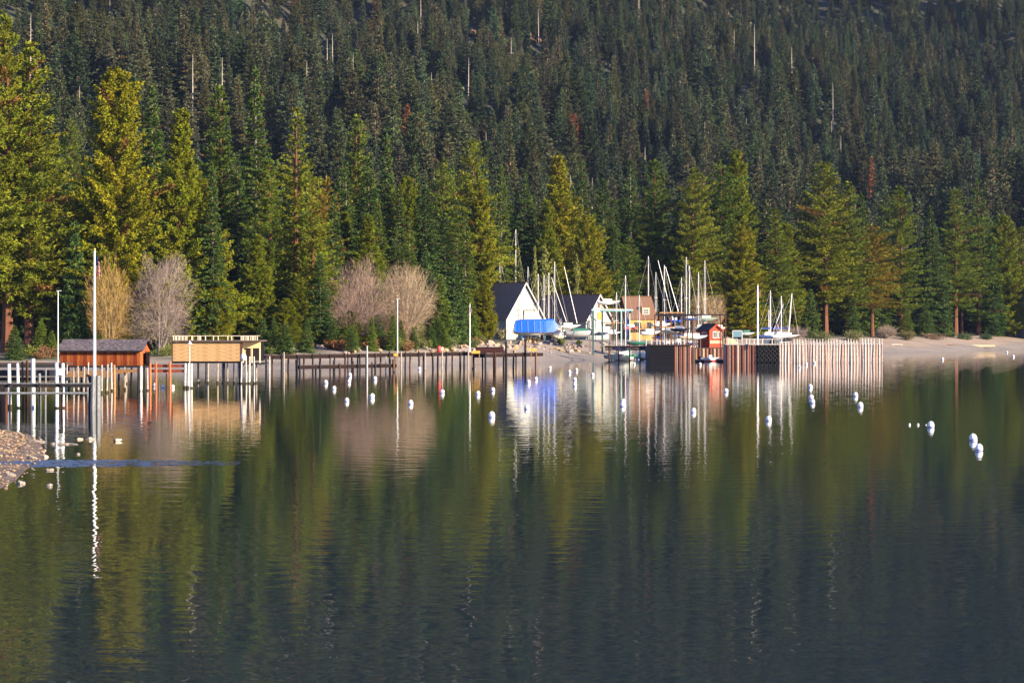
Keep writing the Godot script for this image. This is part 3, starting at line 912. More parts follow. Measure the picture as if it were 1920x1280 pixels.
func barns() -> void:
	var white := mat("barn_white", Color(0.42, 0.43, 0.42), 0.8, "grain", Vector3(0.5, 0.12, 0.5))
	var shade := white  # side walls reuse the gable white, with no darker copy
	var roof := mat("barn_roof", Color(0.29, 0.185, 0.13), 0.9, "mottle", Vector3.ONE * 0.7)
	var trim := mat("barn_trim", Color(0.42, 0.41, 0.40), 0.8)
	var dark := mat("dark_wood", Color(0.035, 0.03, 0.03), 0.85, "grain", Vector3(1, 0.2, 1))
	var d := 464.0
	var g := on_ground(984, d)
	var t := thing("boat_barn", "white gabled boat barn with a steep dark roof behind the blue-covered boat", "barn", g, deg_to_rad(40))
	var ap := wy(531, d) - g.y
	var ev := wy(596, d) - g.y
	gabled(t, 10.0, 10.6, ev, ap, white, shade, roof, trim)
	planks_wall(t, "gable_boards", 9.6, ev - 0.1, 26, false, white, Vector3(0, 0, 0.01), 0.0, 0.03)
	part(t, "loft_door", boxm(Vector3(2.6, 2.6, 0.1)), mat("barn_door", Color(0.41, 0.42, 0.41), 0.8, "grain", Vector3(0.8, 0.1, 0.8)), Vector3(1.1, ev + 0.2, 0.07))
	part(t, "door_track", boxm(Vector3(3.2, 0.16, 0.16)), dark, Vector3(1.2, ev + 1.6, 0.1))
	part(t, "hinge_post", boxm(Vector3(0.1, 3.2, 0.1)), dark, Vector3(-0.4, ev - 0.2, 0.08))
	part(t, "door", boxm(Vector3(2.0, 2.6, 0.1)), mat("barn_door", Color(), 0.8), Vector3(-1.3, 1.3, 0.09))
	window_at(t, Vector3(-2.9, 1.9, 0.08), 0.0, 0.8, 1.0, trim)
	d = 480.0
	g = on_ground(1123, d)
	t = thing("boat_barn", "pale gabled boat barn with a long brown shingled roof behind the green boat lift", "barn", g, deg_to_rad(40))
	ap = wy(553, d) - g.y
	ev = wy(600, d) - g.y
	var roof2 := mat("barn_roof_brown", Color(0.27, 0.17, 0.125), 0.9, "mottle", Vector3.ONE * 0.7)
	gabled(t, 7.4, 19.0, ev, ap, white, shade, roof2, trim)
	planks_wall(t, "gable_boards", 7.0, ev - 0.1, 20, false, white, Vector3(0, 0, 0.01), 0.0, 0.03)
	part(t, "loft_hatch", boxm(Vector3(1.5, 1.5, 0.1)), mat("ochre", Color(0.50, 0.28, 0.06), 0.7), Vector3(0.3, ev + 0.9, 0.06))
	part(t, "loft_vent", boxm(Vector3(0.55, 1.1, 0.1)), mat("vent_brown", Color(0.14, 0.075, 0.04), 0.8), Vector3(0, ev + 3.2, 0.06))
	part(t, "stair_landing", boxm(Vector3(2.2, 0.14, 0.8)), dark, Vector3(3.1, ev - 0.9, 0.45))
	part(t, "stair_post", boxm(Vector3(0.12, ev - 0.9, 0.12)), dark, Vector3(3.6, (ev - 0.97) * 0.5, 0.7))
	window_at(t, Vector3(-2.2, 1.8, 0.08), 0.0, 0.9, 1.1, trim)
	# brown shingled house with a dormer
	d = 494.0
	g = on_ground(1218, d)
	var shingle := mat("brown_shingle", Color(0.15, 0.085, 0.06), 0.85, "grain", Vector3(1.2, 0.8, 1.2))
	var ochre := mat("house_ochre", Color(0.46, 0.25, 0.09), 0.75, "grain", Vector3(1, 0.2, 1))
	t = thing("shingle_house", "brown shingled house with a dormer window and ochre lower wall", "house", g, deg_to_rad(112))
	ap = wy(557, d) - g.y
	ev = wy(597, d) - g.y
	gabled(t, 6.4, 6.4, ev, ap, shingle, ochre, shingle, dark, 0.4)
	var zc := -2.2
	part(t, "dormer_wall", boxm(Vector3(1.8, 1.9, 1.9)), mat("dormer_tan", Color(0.40, 0.22, 0.14), 0.8), Vector3(-1.9, ev + 1.5, zc))
	part(t, "dormer_roof", boxm(Vector3(2.6, 0.16, 2.4)), shingle, Vector3(-1.6, ev + 2.56, zc))
	window_at(t, Vector3(-2.82, ev + 1.5, zc), -PI / 2, 1.1, 1.1, mat("window_white", Color(0.62, 0.58, 0.55), 0.6), 2, 2)
	window_at(t, Vector3(-3.24, ev - 1.5, -1.6), -PI / 2, 0.9, 1.2, dark, 1, 1)
	window_at(t, Vector3(-3.24, ev - 1.5, -4.4), -PI / 2, 1.4, 1.2, dark, 2, 1)
	var balc := part(t, "balcony", boxm(Vector3(1.2, 0.12, 6.4)), dark, Vector3(-3.85, ev - 2.4, -3.2))
	for i in 9:
		part(balc, "baluster", boxm(Vector3(0.07, 0.9, 0.07)), dark, Vector3(-0.5, 0.5, -3.1 + i * 0.77))
	part(balc, "handrail", boxm(Vector3(0.1, 0.08, 6.3)), dark, Vector3(-0.5, 1.0, 0))
	# red cabin
	d = 436.0
	g = Vector3(wx(1342, d), wy(651, d), -d)
	var wf0 := thing("cabin_wharf", "low rust-stained wharf carrying the red cabin behind the slip", "wharf", Vector3(wx(1330, d), 0, -d))
	var wl := wx(1362, d) - wx(1300, d)
	for i in 9:
		part(wf0, "sheet_pile", tubem(Vector3(0, -1.5, 0), Vector3(0, wy(653, d), 0), wl / 16.0, wl / 16.0, 8), mat("wharf_%d" % (i % 3), [Color(0.24, 0.12, 0.085), Color(0.15, 0.06, 0.045), Color(0.36, 0.25, 0.19)][i % 3], 0.85, "mottle"), Vector3(-wl * 0.5 + (i + 0.5) * wl / 9.0, 0, 2.6))
	part(wf0, "deck", boxm(Vector3(wl, 0.18, 8.0), Vector3(0, wy(652.2, d), -1.2)), mat("deck_boards", Color(), 0.8))
	var red := mat("cabin_red", Color(0.36, 0.05, 0.026), 0.7, "grain", Vector3(1.2, 0.25, 1.2))
	var red_sides := red  # cabin sides take the same red as its gable
	t = thing("red_cabin", "small bright red gabled cabin beside the brown steel hoist frame", "cabin", g + Vector3(0, 0.02, 0), deg_to_rad(33))
	ap = wy(609, d) - g.y
	ev = wy(619, d) - g.y
	gabled(t, 3.0, 3.6, ev, ap, red, red_sides, mat("cabin_roof", Color(0.05, 0.04, 0.042), 0.8, "mottle"), red, 0.35)
	var wf := mat("window_white", Color(), 0.6)
	window_at(t, Vector3(-0.2, ev - 0.9, 0.06), 0.0, 1.0, 1.2, wf, 2, 1)
	window_at(t, Vector3(0.95, ev - 0.9, 0.06), 0.0, 0.5, 1.2, wf, 1, 1)
	window_at(t, Vector3(-1.56, ev - 1.0, -1.6), -PI / 2, 1.2, 1.2, wf, 2, 2)
	part(t, "band_board", boxm(Vector3(3.06, 0.12, 0.1)), mat("cabin_trim", Color(0.42, 0.05, 0.03), 0.7), Vector3(0, ev - 1.9, 0.05))
	part(t, "lower_siding", boxm(Vector3(2.9, 0.6, 0.08)), mat("cabin_lower", Color(0.40, 0.25, 0.17), 0.8), Vector3(0, ev - 2.3, 0.045))
	# far house at the right end of the beach
	d = 640.0
	g = on_ground(1926, d)
	t = thing("lakeside_house", "pale house with a grey roof half hidden by trees at the beach's end", "house", g, deg_to_rad(-62))
	gabled(t, 9.0, 10.0, wy(568, d) - g.y, wy(538, d) - g.y, mat("house_grey", Color(0.16, 0.15, 0.17), 0.8), mat("house_grey", Color(), 0.8), mat("house_roof", Color(0.24, 0.22, 0.21), 0.8, "mottle"), dark)
	window_at(t, Vector3(0, 4.0, 0.06), 0.0, 1.2, 1.4, wf, 2, 1)

func pile(parent: Node, called: String, x: float, z: float, top: float, r: float, mt: Material, bottom := -1.2) -> void:
	var lean := Vector3(rng.randf() - 0.5, 0, rng.randf() - 0.5) * 0.05 * (top - bottom)
	if r > 0.085 and (mt == mats.get("pile_pale") or mt == mats.get("pile_white") or mt == mats.get("pile_bright")):
		part(parent, "waterline_growth", tubem(Vector3(0, -0.3, 0) + lean * 0.9, Vector3(0, 0.12 + 0.2 * rng.randf(), 0) + lean * 0.7, r * 1.12 + 0.02, r * 1.04 + 0.02, 8), mat("lake_growth", Color(0.05, 0.045, 0.03), 0.8, "mottle", Vector3.ONE * 2.0), Vector3(x, 0, z))
	part(parent, called, tubem(Vector3(0, bottom, 0) + lean, Vector3(0, top, 0), r * (0.95 + 0.25 * rng.randf()), r * 0.9, 8), mt, Vector3(x, 0, z))

func boathouses() -> void:
	var dark := mat("pier_dark", Color(0.022, 0.02, 0.024), 0.85, "grain", Vector3(1, 0.2, 1))
	var pale := mat("pile_pale", Color(0.33, 0.28, 0.245), 0.85, "grain", Vector3(1, 0.25, 1))
	var rustwood := mat("redwood", Color(0.33, 0.085, 0.024), 0.75, "grain", Vector3(2.2, 0.12, 2.2))
	var d := 264.0
	var x0 := wx(112, d)
	var x1 := wx(262, d)
	var y0 := wy(685, d)
	var y1 := wy(656, d)
	var yr := wy(637, d + 3.5)
	var t := thing("boathouse", "red-brown board boathouse with a dark shake roof on piles", "boathouse", Vector3((x0 + x1) * 0.5, 0, -d))
	var w := x1 - x0
	var dep := 7.0
	# walls: each board
	var nb := 24
	for i in nb:
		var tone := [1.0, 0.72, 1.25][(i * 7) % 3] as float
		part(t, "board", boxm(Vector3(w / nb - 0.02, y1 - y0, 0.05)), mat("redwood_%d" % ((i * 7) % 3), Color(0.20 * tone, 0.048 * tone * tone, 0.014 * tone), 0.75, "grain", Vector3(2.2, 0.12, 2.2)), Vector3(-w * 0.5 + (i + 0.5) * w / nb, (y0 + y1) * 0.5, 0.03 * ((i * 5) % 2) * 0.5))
	part(t, "wall_frame", boxm(Vector3(w - 0.1, y1 - y0 - 0.05, 0.1), Vector3(0, (y0 + y1) * 0.5, -0.09)), dark)
	part(t, "back_wall", boxm(Vector3(w - 0.1, y1 - y0, 0.1), Vector3(0, (y0 + y1) * 0.5, -dep)), rustwood)
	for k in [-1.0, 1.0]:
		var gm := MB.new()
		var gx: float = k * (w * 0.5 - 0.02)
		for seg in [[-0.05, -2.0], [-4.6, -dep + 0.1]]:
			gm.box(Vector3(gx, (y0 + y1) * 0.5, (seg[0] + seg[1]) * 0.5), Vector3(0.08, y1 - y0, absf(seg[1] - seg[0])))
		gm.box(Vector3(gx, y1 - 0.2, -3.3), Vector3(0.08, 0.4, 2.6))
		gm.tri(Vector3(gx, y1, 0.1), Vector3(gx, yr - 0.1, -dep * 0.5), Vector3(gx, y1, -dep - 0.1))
		part(t, "gable_end", gm.mesh(), mat("redwood_sunlit", Color(0.34, 0.095, 0.034), 0.75, "grain", Vector3(2, 0.2, 2)))  # gable boards coloured lighter than the front: sunlight put into the paint
	# shake roof: courses of shakes with ragged butts
	var r := RandomNumberGenerator.new()
	r.seed = 4
	var shake := leafmat("shakes", Color(1, 1, 1), 0.0)
	for k in [1.0, -1.0]:
		var rm := cmb()
		var ze: float = 0.45 if k > 0 else -dep - 0.45
		var a := Vector3(0, yr, -dep * 0.5)
		var b := Vector3(0, y1 - 0.12, ze)
		var dirv := (b - a).normalized()
		var nrm := Vector3.RIGHT.cross(dirv).normalized()
		if nrm.y < 0: nrm = -nrm
		var courses := 12
		var full := (b - a).length()
		for i in courses:
			var xx := -w * 0.5 - 0.35
			while xx < w * 0.5 + 0.35:
				var sw := 0.16 + 0.18 * r.randf()
				var tn := 0.6 + 0.9 * r.randf()
				rm.col = Color(0.085, 0.07, 0.072) * tn
				var c := a + dirv * full * (i + 0.5) / courses + nrm * (0.03 + 0.02 * r.randf())
				rm.box(c + Vector3(xx + sw * 0.5, 0, 0), Vector3(sw * 0.94, 0.035, full / courses * 1.25), Basis(Vector3.RIGHT, nrm, Vector3.RIGHT.cross(nrm)))
				xx += sw
		rm.col = Color(0.02, 0.018, 0.018)
		rm.bar(a + Vector3(-w * 0.5 - 0.3, -0.08, 0) + dirv * 0.02, a + Vector3(w * 0.5 + 0.3, -0.08, 0) + dirv * 0.02, 0.1, 0.1)
		rm.quad(a + Vector3(-w * 0.5 - 0.3, -0.03, 0), a + Vector3(w * 0.5 + 0.3, -0.03, 0), b + Vector3(w * 0.5 + 0.3, -0.03, 0), b + Vector3(-w * 0.5 - 0.3, -0.03, 0))
		part(t, "roof_slope", rm.mesh(), shake)
	part(t, "fascia", boxm(Vector3(w + 0.7, 0.16, 0.06), Vector3(0, y1 - 0.12, 0.5)), dark)
	part(t, "deck", boxm(Vector3(w + 1.2, 0.22, dep + 1.4), Vector3(0.2, y0 - 0.13, -dep * 0.5)), dark)
	for i in 7:
		pile(t, "pile", -w * 0.5 + 0.3 + i * (w - 0.4) / 6.0, 0.35, y0 - 0.25, 0.11, pale if i % 3 != 1 else dark)
		pile(t, "pile", -w * 0.5 + 0.3 + i * (w - 0.4) / 6.0, -dep * 0.5, y0 - 0.25, 0.12, dark)
	# beige boathouse
	d = 266.0
	x0 = wx(323, d); x1 = wx(452, d)
	y0 = wy(677, d); y1 = wy(641, d)
	w = x1 - x0
	dep = 6.5
	t = thing("boathouse", "beige clapboard boathouse with a railed flat roof deck on pale piles", "boathouse", Vector3((x0 + x1) * 0.5, 0, -d))
	var beige := mat("beige_boards", Color(0.42, 0.265, 0.13), 0.75, "grain", Vector3(0.15, 2.2, 0.6))
	var nh := 11
	for i in nh:
		var bh := (y1 - y0) / nh
		var o := part(t, "clapboard", boxm(Vector3(w, bh * 1.06, 0.04)), beige, Vector3(0, y0 + (i + 0.5) * bh, 0.02))
		o.rotation.x = -0.12
	part(t, "wall_core", boxm(Vector3(w - 0.04, y1 - y0 - 0.04, dep), Vector3(0, (y0 + y1) * 0.5, -dep * 0.5 - 0.06)), beige)
	for k in [-1.0, 1.0]:
		part(t, "corner_board", boxm(Vector3(0.14, y1 - y0 + 0.1, 0.14), Vector3(k * (w * 0.5 + 0.02), (y0 + y1) * 0.5, 0.03)), mat("trim_brown", Color(0.075, 0.035, 0.03), 0.8))
	part(t, "roof_deck", boxm(Vector3(w + 2.6, 0.16, dep + 0.7), Vector3(1.0, y1 + 0.12, -dep * 0.5)), mat("roof_deck_grey", Color(0.11, 0.08, 0.07), 0.8, "grain"))
	var railw := mat("rail_pale", Color(0.56, 0.46, 0.36), 0.75)
	var yt := wy(630, d)
	for px in [325, 330, 336, 342, 347, 350, 360, 371, 375, 385, 400, 409, 427, 434, 452, 456, 461, 465, 470, 474, 478, 482]:
		part(t, "rail_post", boxm(Vector3(0.1 if int(px) % 3 else 0.2, yt - y1 - 0.2, 0.1)), railw, Vector3(wx(px, d) - t.position.x, (yt + y1 + 0.2) * 0.5, 0.1))
	part(t, "top_rail", boxm(Vector3(w + 2.3, 0.06, 0.1), Vector3(1.1, yt + 0.03, 0.1)), railw)
	# open wing with two dark bays
	var xa := wx(453, d) - t.position.x
	var xb := wx(487, d) - t.position.x
	part(t, "wing_header", boxm(Vector3(xb - xa, 0.72, 0.1), Vector3((xa + xb) * 0.5, y1 - 0.37, -0.7)), mat("cream", Color(0.62, 0.43, 0.22), 0.75))
	for k in [0.0, 0.46, 0.52, 1.0]:
		part(t, "wing_post", boxm(Vector3(0.14, y1 - 0.74 - y0 + 0.6, 0.14), Vector3(lerpf(xa + 0.08, xb - 0.08, k), (y1 - 0.74 + y0 - 0.6) * 0.5, -0.72)), mat("rust_post", Color(0.30, 0.12, 0.06), 0.8) if k > 0.4 and k < 0.5 else railw)
	part(t, "wing_back", boxm(Vector3(xb - xa, y1 - y0, 0.1), Vector3((xa + xb) * 0.5, (y0 + y1) * 0.5, -4.5)), dark)
	part(t, "wing_floor", boxm(Vector3(xb - xa + 1.0, 0.16, 5.0), Vector3((xa + xb) * 0.5, y0 - 0.3, -2.4)), dark)
	part(t, "floor_beam", boxm(Vector3(w + 0.2, 0.24, dep), Vector3(0, y0 - 0.13, -dep * 0.5 - 0.1)), dark)
	for px in [365, 380, 390, 408, 417, 426, 438, 447, 460, 468, 478]:
		var thick := 0.13 if int(px) % 2 else 0.1
		pile(t, "pile", wx(px, d) - t.position.x, 0.1 - (int(px) % 3) * 1.4, y0 - 0.25, thick, pale)
	for px in [349, 420, 451]:
		pile(t, "pile", wx(px, d) - t.position.x, 0.2, y0 - 0.2, 0.16, dark)
	for px in [455, 463, 470, 478]:
		pile(t, "tall_pile", wx(px, d) - t.position.x, 1.2, wy(668, d), 0.09, mat("pile_white", Color(0.50, 0.47, 0.45), 0.8, "grain", Vector3(1, .3, 1)))
	# white gas-tank-like float hanging in the open wing
	var fl := MB.new()
	fl.lathe([Vector2(0.0, -0.42), Vector2(0.2, -0.38), Vector2(0.3, -0.2), Vector2(0.33, 0.05), Vector2(0.25, 0.3), Vector2(0.08, 0.42), Vector2(0, 0.43)], 12)
	var fo := part(self, "fender_ball", fl.mesh(true), mat("float_white", Color(0.72, 0.72, 0.75), 0.4))
	fo.position = at(456, 669, d - 1.4)
	tag(fo, "white fender ball hanging at the corner of the beige boathouse", "fender")
	# lamp pole in front of it
	d = 258.0
	t = thing("lamp_pole", "thin grey lamp pole with a white shade standing before the beige boathouse", "lamp pole", Vector3(wx(355, d), 0, -d))
	part(t, "pole", tubem(Vector3(0, -1, 0), Vector3(0, wy(638, d), 0), 0.07, 0.05), mat("galvanised", Color(0.40, 0.42, 0.45), 0.5))
	var sh := MB.new()
	sh.lathe([Vector2(0.04, 0.3), Vector2(0.1, 0.22), Vector2(0.28, 0.0), Vector2(0.2, 0.0), Vector2(0.0, 0.1)], 12)
	part(t, "lamp_shade", sh.mesh(), mat("float_white", Color(), 0.4), Vector3(0.05, wy(645, d), 0.1))

func pier(called: String, label: String, a: Vector2, b: Vector2, top: float, wid: float, spacing: float, pile_h: float, mts: Array, seed_: int, brace := true) -> Node3D:
	# a, b: (x, distance) of the two ends
	var r := RandomNumberGenerator.new()
	r.seed = seed_
	var dark := mat("pier_dark", Color(), 0.8)
	var p0 := Vector3(a.x, 0, -a.y)
	var p1 := Vector3(b.x, 0, -b.y)
	var ln := (p1 - p0).length()
	var t := thing(called, label, "pier", p0)
	var dir := (p1 - p0) / ln
	t.rotation.y = atan2(-dir.z, dir.x)
	var deck := MB.new()
	var n := int(ln / 0.22)
	for i in n:
		deck.box(Vector3((i + 0.5) * ln / n, top - 0.04 - 0.015 * r.randf(), 0), Vector3(ln / n * 0.93, 0.06, wid))
	var dk := part(t, "deck_planks", deck.mesh(), mat("deck_boards", Color(0.07, 0.048, 0.042), 0.85, "grain"))
	dk.set_meta("kind", "stuff")
	for z in [-wid * 0.5 + 0.1, wid * 0.5 - 0.1]:
		part(t, "stringer", boxm(Vector3(ln, 0.48, 0.14), Vector3(ln * 0.5, top - 0.34, z)), mat("stringer_brown", Color(0.016, 0.009, 0.009), 0.85, "grain"))
	var k := 0.0
	var i2 := 0
	while k <= ln:
		for z in [-wid * 0.5 - 0.1, wid * 0.5 + 0.1]:
			var mt: Material = mts[(i2 * 7 + (3 if z > 0 else 0)) % mts.size()]
			var hh := top + pile_h * (r.randf() * r.randf())
			pile(t, "pile", k + (r.randf() - 0.5) * 0.5, z, hh, 0.11 + 0.05 * r.randf(), mt, -2.0)
		if brace:
			part(t, "cross_beam", boxm(Vector3(0.2, 0.24, wid + 0.5), Vector3(k, top - 0.5, 0)), dark)
		k += spacing
		i2 += 1
	return t

func piers() -> void:
	var dark := mat("pier_dark", Color(), 0.8)
	var pale := mat("pile_pale", Color(), 0.8)
	var white := mat("pile_white", Color(), 0.8)
	var brown := mat("pile_brown", Color(0.075, 0.036, 0.025), 0.85, "grain", Vector3(1, 0.25, 1))
	var bright := mat("pile_bright", Color(0.74, 0.75, 0.78), 0.6)
	var steel := mat("steel_grey", Color(0.17, 0.18, 0.20), 0.6, "mottle")
	# pier with white piles, carrying the flagpole at its head
	var d := 190.0
	var t := thing("white_piled_pier", "low dark pier with thick white piles and a heavy end pile", "pier", Vector3(wx(-40, d), 0, -d))
	var ox := t.position.x
	var x1 := wx(122, d) - ox
	for q in [[686, 0.28, 0.5], [699, 0.5, 0.0], [711, 0.3, 1.2]]:
		part(t, "deck_beam", boxm(Vector3(x1, q[1], 0.35), Vector3(x1 * 0.5, wy(q[0], d), -float(q[2]))), mat("beam_blueblack", Color(0.03, 0.032, 0.04), 0.8, "grain"))
	part(t, "deck", boxm(Vector3(x1, 0.12, 3.0), Vector3(x1 * 0.5, wy(682, d), -1.8)), mat("deck_boards", Color(), 0.8))
	var xe := wx(180, d - 4.0) - ox
	part(t, "lower_beam", boxm(Vector3(xe, 0.3, 0.3), Vector3(xe * 0.5, wy(722.5, d - 5), 5.0)), dark)
	part(t, "lower_beam_cap", boxm(Vector3(xe, 0.07, 0.34), Vector3(xe * 0.5, wy(718.6, d - 5), 5.0)), steel)
	part(t, "lower_rail", tubem(Vector3(0, wy(737, d - 5.5), 5.6), Vector3(xe - 0.4, wy(737, d - 5.5), 5.6), 0.1, 0.1), steel)
	for q in [[16, 682, 0.15, 0], [32, 681, 0.12, 0], [105, 680, 0.15, 0], [117, 681, 0.13, 0], [61, 672, 0.19, 1], [41, 678, 0.1, 2], [50, 676, 0.12, 2], [73, 700, 0.14, 3], [-12, 684, 0.12, 0], [85, 690, 0.08, 3]]:
		pile(t, "pile", wx(q[0], d - 1.0) - ox, 1.0, wy(q[1], d - 1.0), q[2], [bright, mat("pile_greyblue", Color(0.42, 0.45, 0.48), 0.7), brown, steel][q[3]], -2.0)
	for q in [[20, 740], [75, 742], [118, 742]]:
		pile(t, "rail_post", wx(q[0], d - 5.0) - ox, 5.35, wy(718, d - 5), 0.09, dark, -2.0)
	for k in 3:
		pile(t, "end_pile", xe - 0.35 + 0.3 * k, 4.6 + 0.4 * (k % 2), wy(704, d - 4.6), 0.22, [dark, steel, steel][k], -2.5)
	part(t, "white_ladder", boxm(Vector3(0.5, 0.5, 0.08), Vector3(wx(111, d - 1) - ox, wy(697, d - 1), 1.15)), bright)
	# piles between that pier and the red-brown boathouse
	t = thing("mooring_pile_row", "walkway of mixed pale and brown piles before the red-brown boathouse", "pier", Vector3(wx(120, 232), 0, -232.0))
	ox = t.position.x
	for q in [[125, 679, 240, 0.06, 0], [137, 689, 230, 0.09, 1], [145, 686, 230, 0.1, 1], [157, 687, 226, 0.1, 1], [165, 679, 238, 0.06, 0], [190, 684, 228, 0.12, 1], [201, 683, 230, 0.11, 1], [208, 680, 236, 0.09, 0], [213, 684, 232, 0.16, 2], [233, 688, 240, 0.11, 1], [246, 700, 240, 0.05, 3], [259, 686, 236, 0.13, 3], [264, 686, 236, 0.11, 4], [275, 690, 238, 0.13, 1]]:
		var dd: float = q[2]
		pile(t, "pile", wx(q[0], dd) - ox, -dd + 232.0, wy(q[1], dd), q[3], [white, pale, mat("pile_tan", Color(0.34, 0.18, 0.09), 0.85, "grain", Vector3(1, .25, 1)), dark, bright][q[4]], -2.0)
	for q in [[120, 240, 698, 246], [126, 215, 704, 238], [214, 262, 695, 240]]:
		part(t, "walk_beam", boxm(Vector3(wx(q[1], q[3]) - wx(q[0], q[3]), 0.28, 1.0), Vector3((wx(q[0], q[3]) + wx(q[1], q[3])) * 0.5 - ox, wy(q[2], q[3]), -float(q[3]) + 232.0)), mat("beam_tan", Color(0.24, 0.13, 0.06), 0.85, "grain"))
	# orange steel mooring frame
	d = 246.0
	t = thing("orange_mooring_frame", "orange painted steel mooring frame between the two boathouses", "mooring frame", Vector3(wx(282, d), 0, -d))
	ox = t.position.x
	var orange := mat("orange_paint", Color(0.60, 0.13, 0.025), 0.55, "mottle")
	for q in [[281, 681, 0.13], [292, 679, 0.11], [318, 678, 0.13], [307, 694, 0.09]]:
		pile(t, "post", wx(q[0], d) - ox, 0.0 if int(q[0]) != 307 else -1.8, wy(q[1], d), q[2], orange, -2.0)
	for y in [686, 695.5]:
		part(t, "crossbeam", boxm(Vector3(wx(346, d) - wx(281, d), 0.3, 0.18), Vector3((wx(346, d) - wx(281, d)) * 0.5, wy(y, d), -0.4)), mat("rust_beam", Color(0.20, 0.045, 0.025), 0.8, "mottle"))
	for q in [[346, 0.16], [352, 0.12], [358, 0.13]]:
		pile(t, "pile", wx(q[0], d) - ox, -0.3, wy(681, d), q[1], [dark, white, pale][int(q[0]) % 3], -2.0)
	# flag poles and light poles
	flagpole(at(176.5, 704, 185.4), wy(470, 185.4) - wy(704, 185.4), 0.125, "tall white flagpole with a limp striped flag on the pier's end pile", 1.5)
	flagpole(Vector3(wx(881, 352), 2.6, -352.0), wy(570, 352) - 2.6, 0.09, "white flagpole with a small pinkish furled flag on the long pier", 0.8)
	flagpole(Vector3(wx(1421, 404), wy(646, 404), -404.0), wy(535, 404) - wy(646, 404), 0.17, "white flagpole with a small striped flag on the sheet-pile pier", 1.3)
	var pole := mat("galvanised", Color(), 0.5)
	for q in [[108, 545, 680, 240, "thin pale pole with a cross-arm lamp beside the red-brown boathouse", 0.06], [745, 560, 662, 346, "tall pale light pole standing on the long pier", 0.09]]:
		t = thing("light_pole", q[4], "pole", at(q[0], q[2], q[3]))
		var h: float = wy(q[1], q[3]) - wy(q[2], q[3])
		part(t, "pole", tubem(Vector3(0, -1.0, 0), Vector3(0, h, 0), q[5], float(q[5]) * 0.7), mat("pole_pale", Color(0.60, 0.62, 0.64), 0.5))
		part(t, "lamp_arm", boxm(Vector3(0.5, 0.08, 0.12), Vector3(0.1, h, 0)), pole)
	# long pier, in three runs from the shore by the beige boathouse
	var mts := [dark, dark, brown, dark, dark, dark, dark, brown, dark]
	pier("long_pier", "long dark timber pier on mixed piles between the beige boathouse and the shore rocks", Vector2(wx(487, 322), 322.0), Vector2(wx(905, 362), 362.0), 2.55, 1.8, 3.4, 0.35, mts, 5)
	pier("timber_pier", "dark timber pier head with yellow bumpers at the long pier's outer end", Vector2(wx(898, 352), 352.0), Vector2(wx(1008, 366), 366.0), 2.35, 2.2, 2.9, 0.9, [dark, dark, brown, dark], 8)
	pier("catwalk", "low narrow catwalk on thin dark piles beside the long pier", Vector2(wx(560, 318), 318.0), Vector2(wx(742, 330), 330.0), 1.2, 0.5, 3.4, 1.9, [dark, brown, dark, dark], 9, false)
	t = thing("pier_shed", "dark storage box on the pier head", "storage box", Vector3(wx(918, 356), 2.4, -356.0))
	part(t, "body", boxm(Vector3(wx(943, 356) - wx(890, 356), 0.85, 1.0), Vector3(0, 0.43, 0)), mat("box_maroon", Color(0.05, 0.018, 0.018), 0.8, "grain"))
	part(t, "lid", boxm(Vector3(wx(944, 356) - wx(889, 356), 0.08, 1.1), Vector3(0, 0.9, 0)), dark)
	for q in [[892, 660, 350, 16], [1001, 656, 360, 12], [742, 665, 326, 8]]:
		t = thing("yellow_bumper", "ochre timber bumper fixed to the long pier's piles", "bumper", at(q[0], q[1], q[2]), 0.0, "ochre bumpers on the long pier")
		var ww: float = q[3] * float(q[2]) / F
		part(t, "pad", boxm(Vector3(ww, 0.42, 0.3)), mat("ochre", Color(), 0.7))
		for k in [-1.0, 1.0]:
			part(t, "post", boxm(Vector3(0.1, 2.6, 0.12), Vector3(k * ww * 0.42, -1.1, -0.22)), mat("pile_tan", Color(), 0.8))
	t = thing("red_barrel", "bright red barrel standing on the long pier", "barrel", Vector3(wx(823, 354), 2.55, -354.0))
	var bm := MB.new()
	bm.lathe([Vector2(0, 0), Vector2(0.28, 0), Vector2(0.32, 0.3), Vector2(0.33, 0.5), Vector2(0.32, 0.7), Vector2(0.28, 0.95), Vector2(0, 0.96)], 14)
	part(t, "body", bm.mesh(true), mat("barrel_red", Color(0.62, 0.03, 0.03), 0.45))
	part(t, "hoop", tubem(Vector3(0, 0.46, 0), Vector3(0, 0.52, 0), 0.345, 0.345, 14), mat("barrel_hoop", Color(0.35, 0.02, 0.02), 0.5))
	# tall pilings out on their own in front of the pier
	for q in [[532, 660, 322, 0.12, 1], [505, 668, 314, 0.1, 0], [752, 660, 330, 0.12, 1], [797, 659, 338, 0.1, 1], [829, 658, 340, 0.12, 1], [878, 658, 346, 0.13, 1], [949, 640, 360, 0.2, 2], [985, 640, 362, 0.2, 2], [723, 668, 330, 0.1, 1], [652, 652, 322, 0.1, 2], [688, 648, 324, 0.12, 0]]:
		var o := part(self, "piling", tubem(Vector3(0, -2, 0), Vector3(0, wy(q[1], q[2]), 0), q[3], float(q[3]) * 0.9), [white, pale, dark][q[4]], Vector3(wx(q[0], q[2]), 0, -float(q[2])))
		tag(o, ["white piling standing in the water before the long pier", "pale timber piling standing in the water before the long pier", "thick dark piling rising above the long pier"][q[4]], "piling", ["white pilings", "pale pilings", "dark pilings"][q[4]] + " at the long pier")

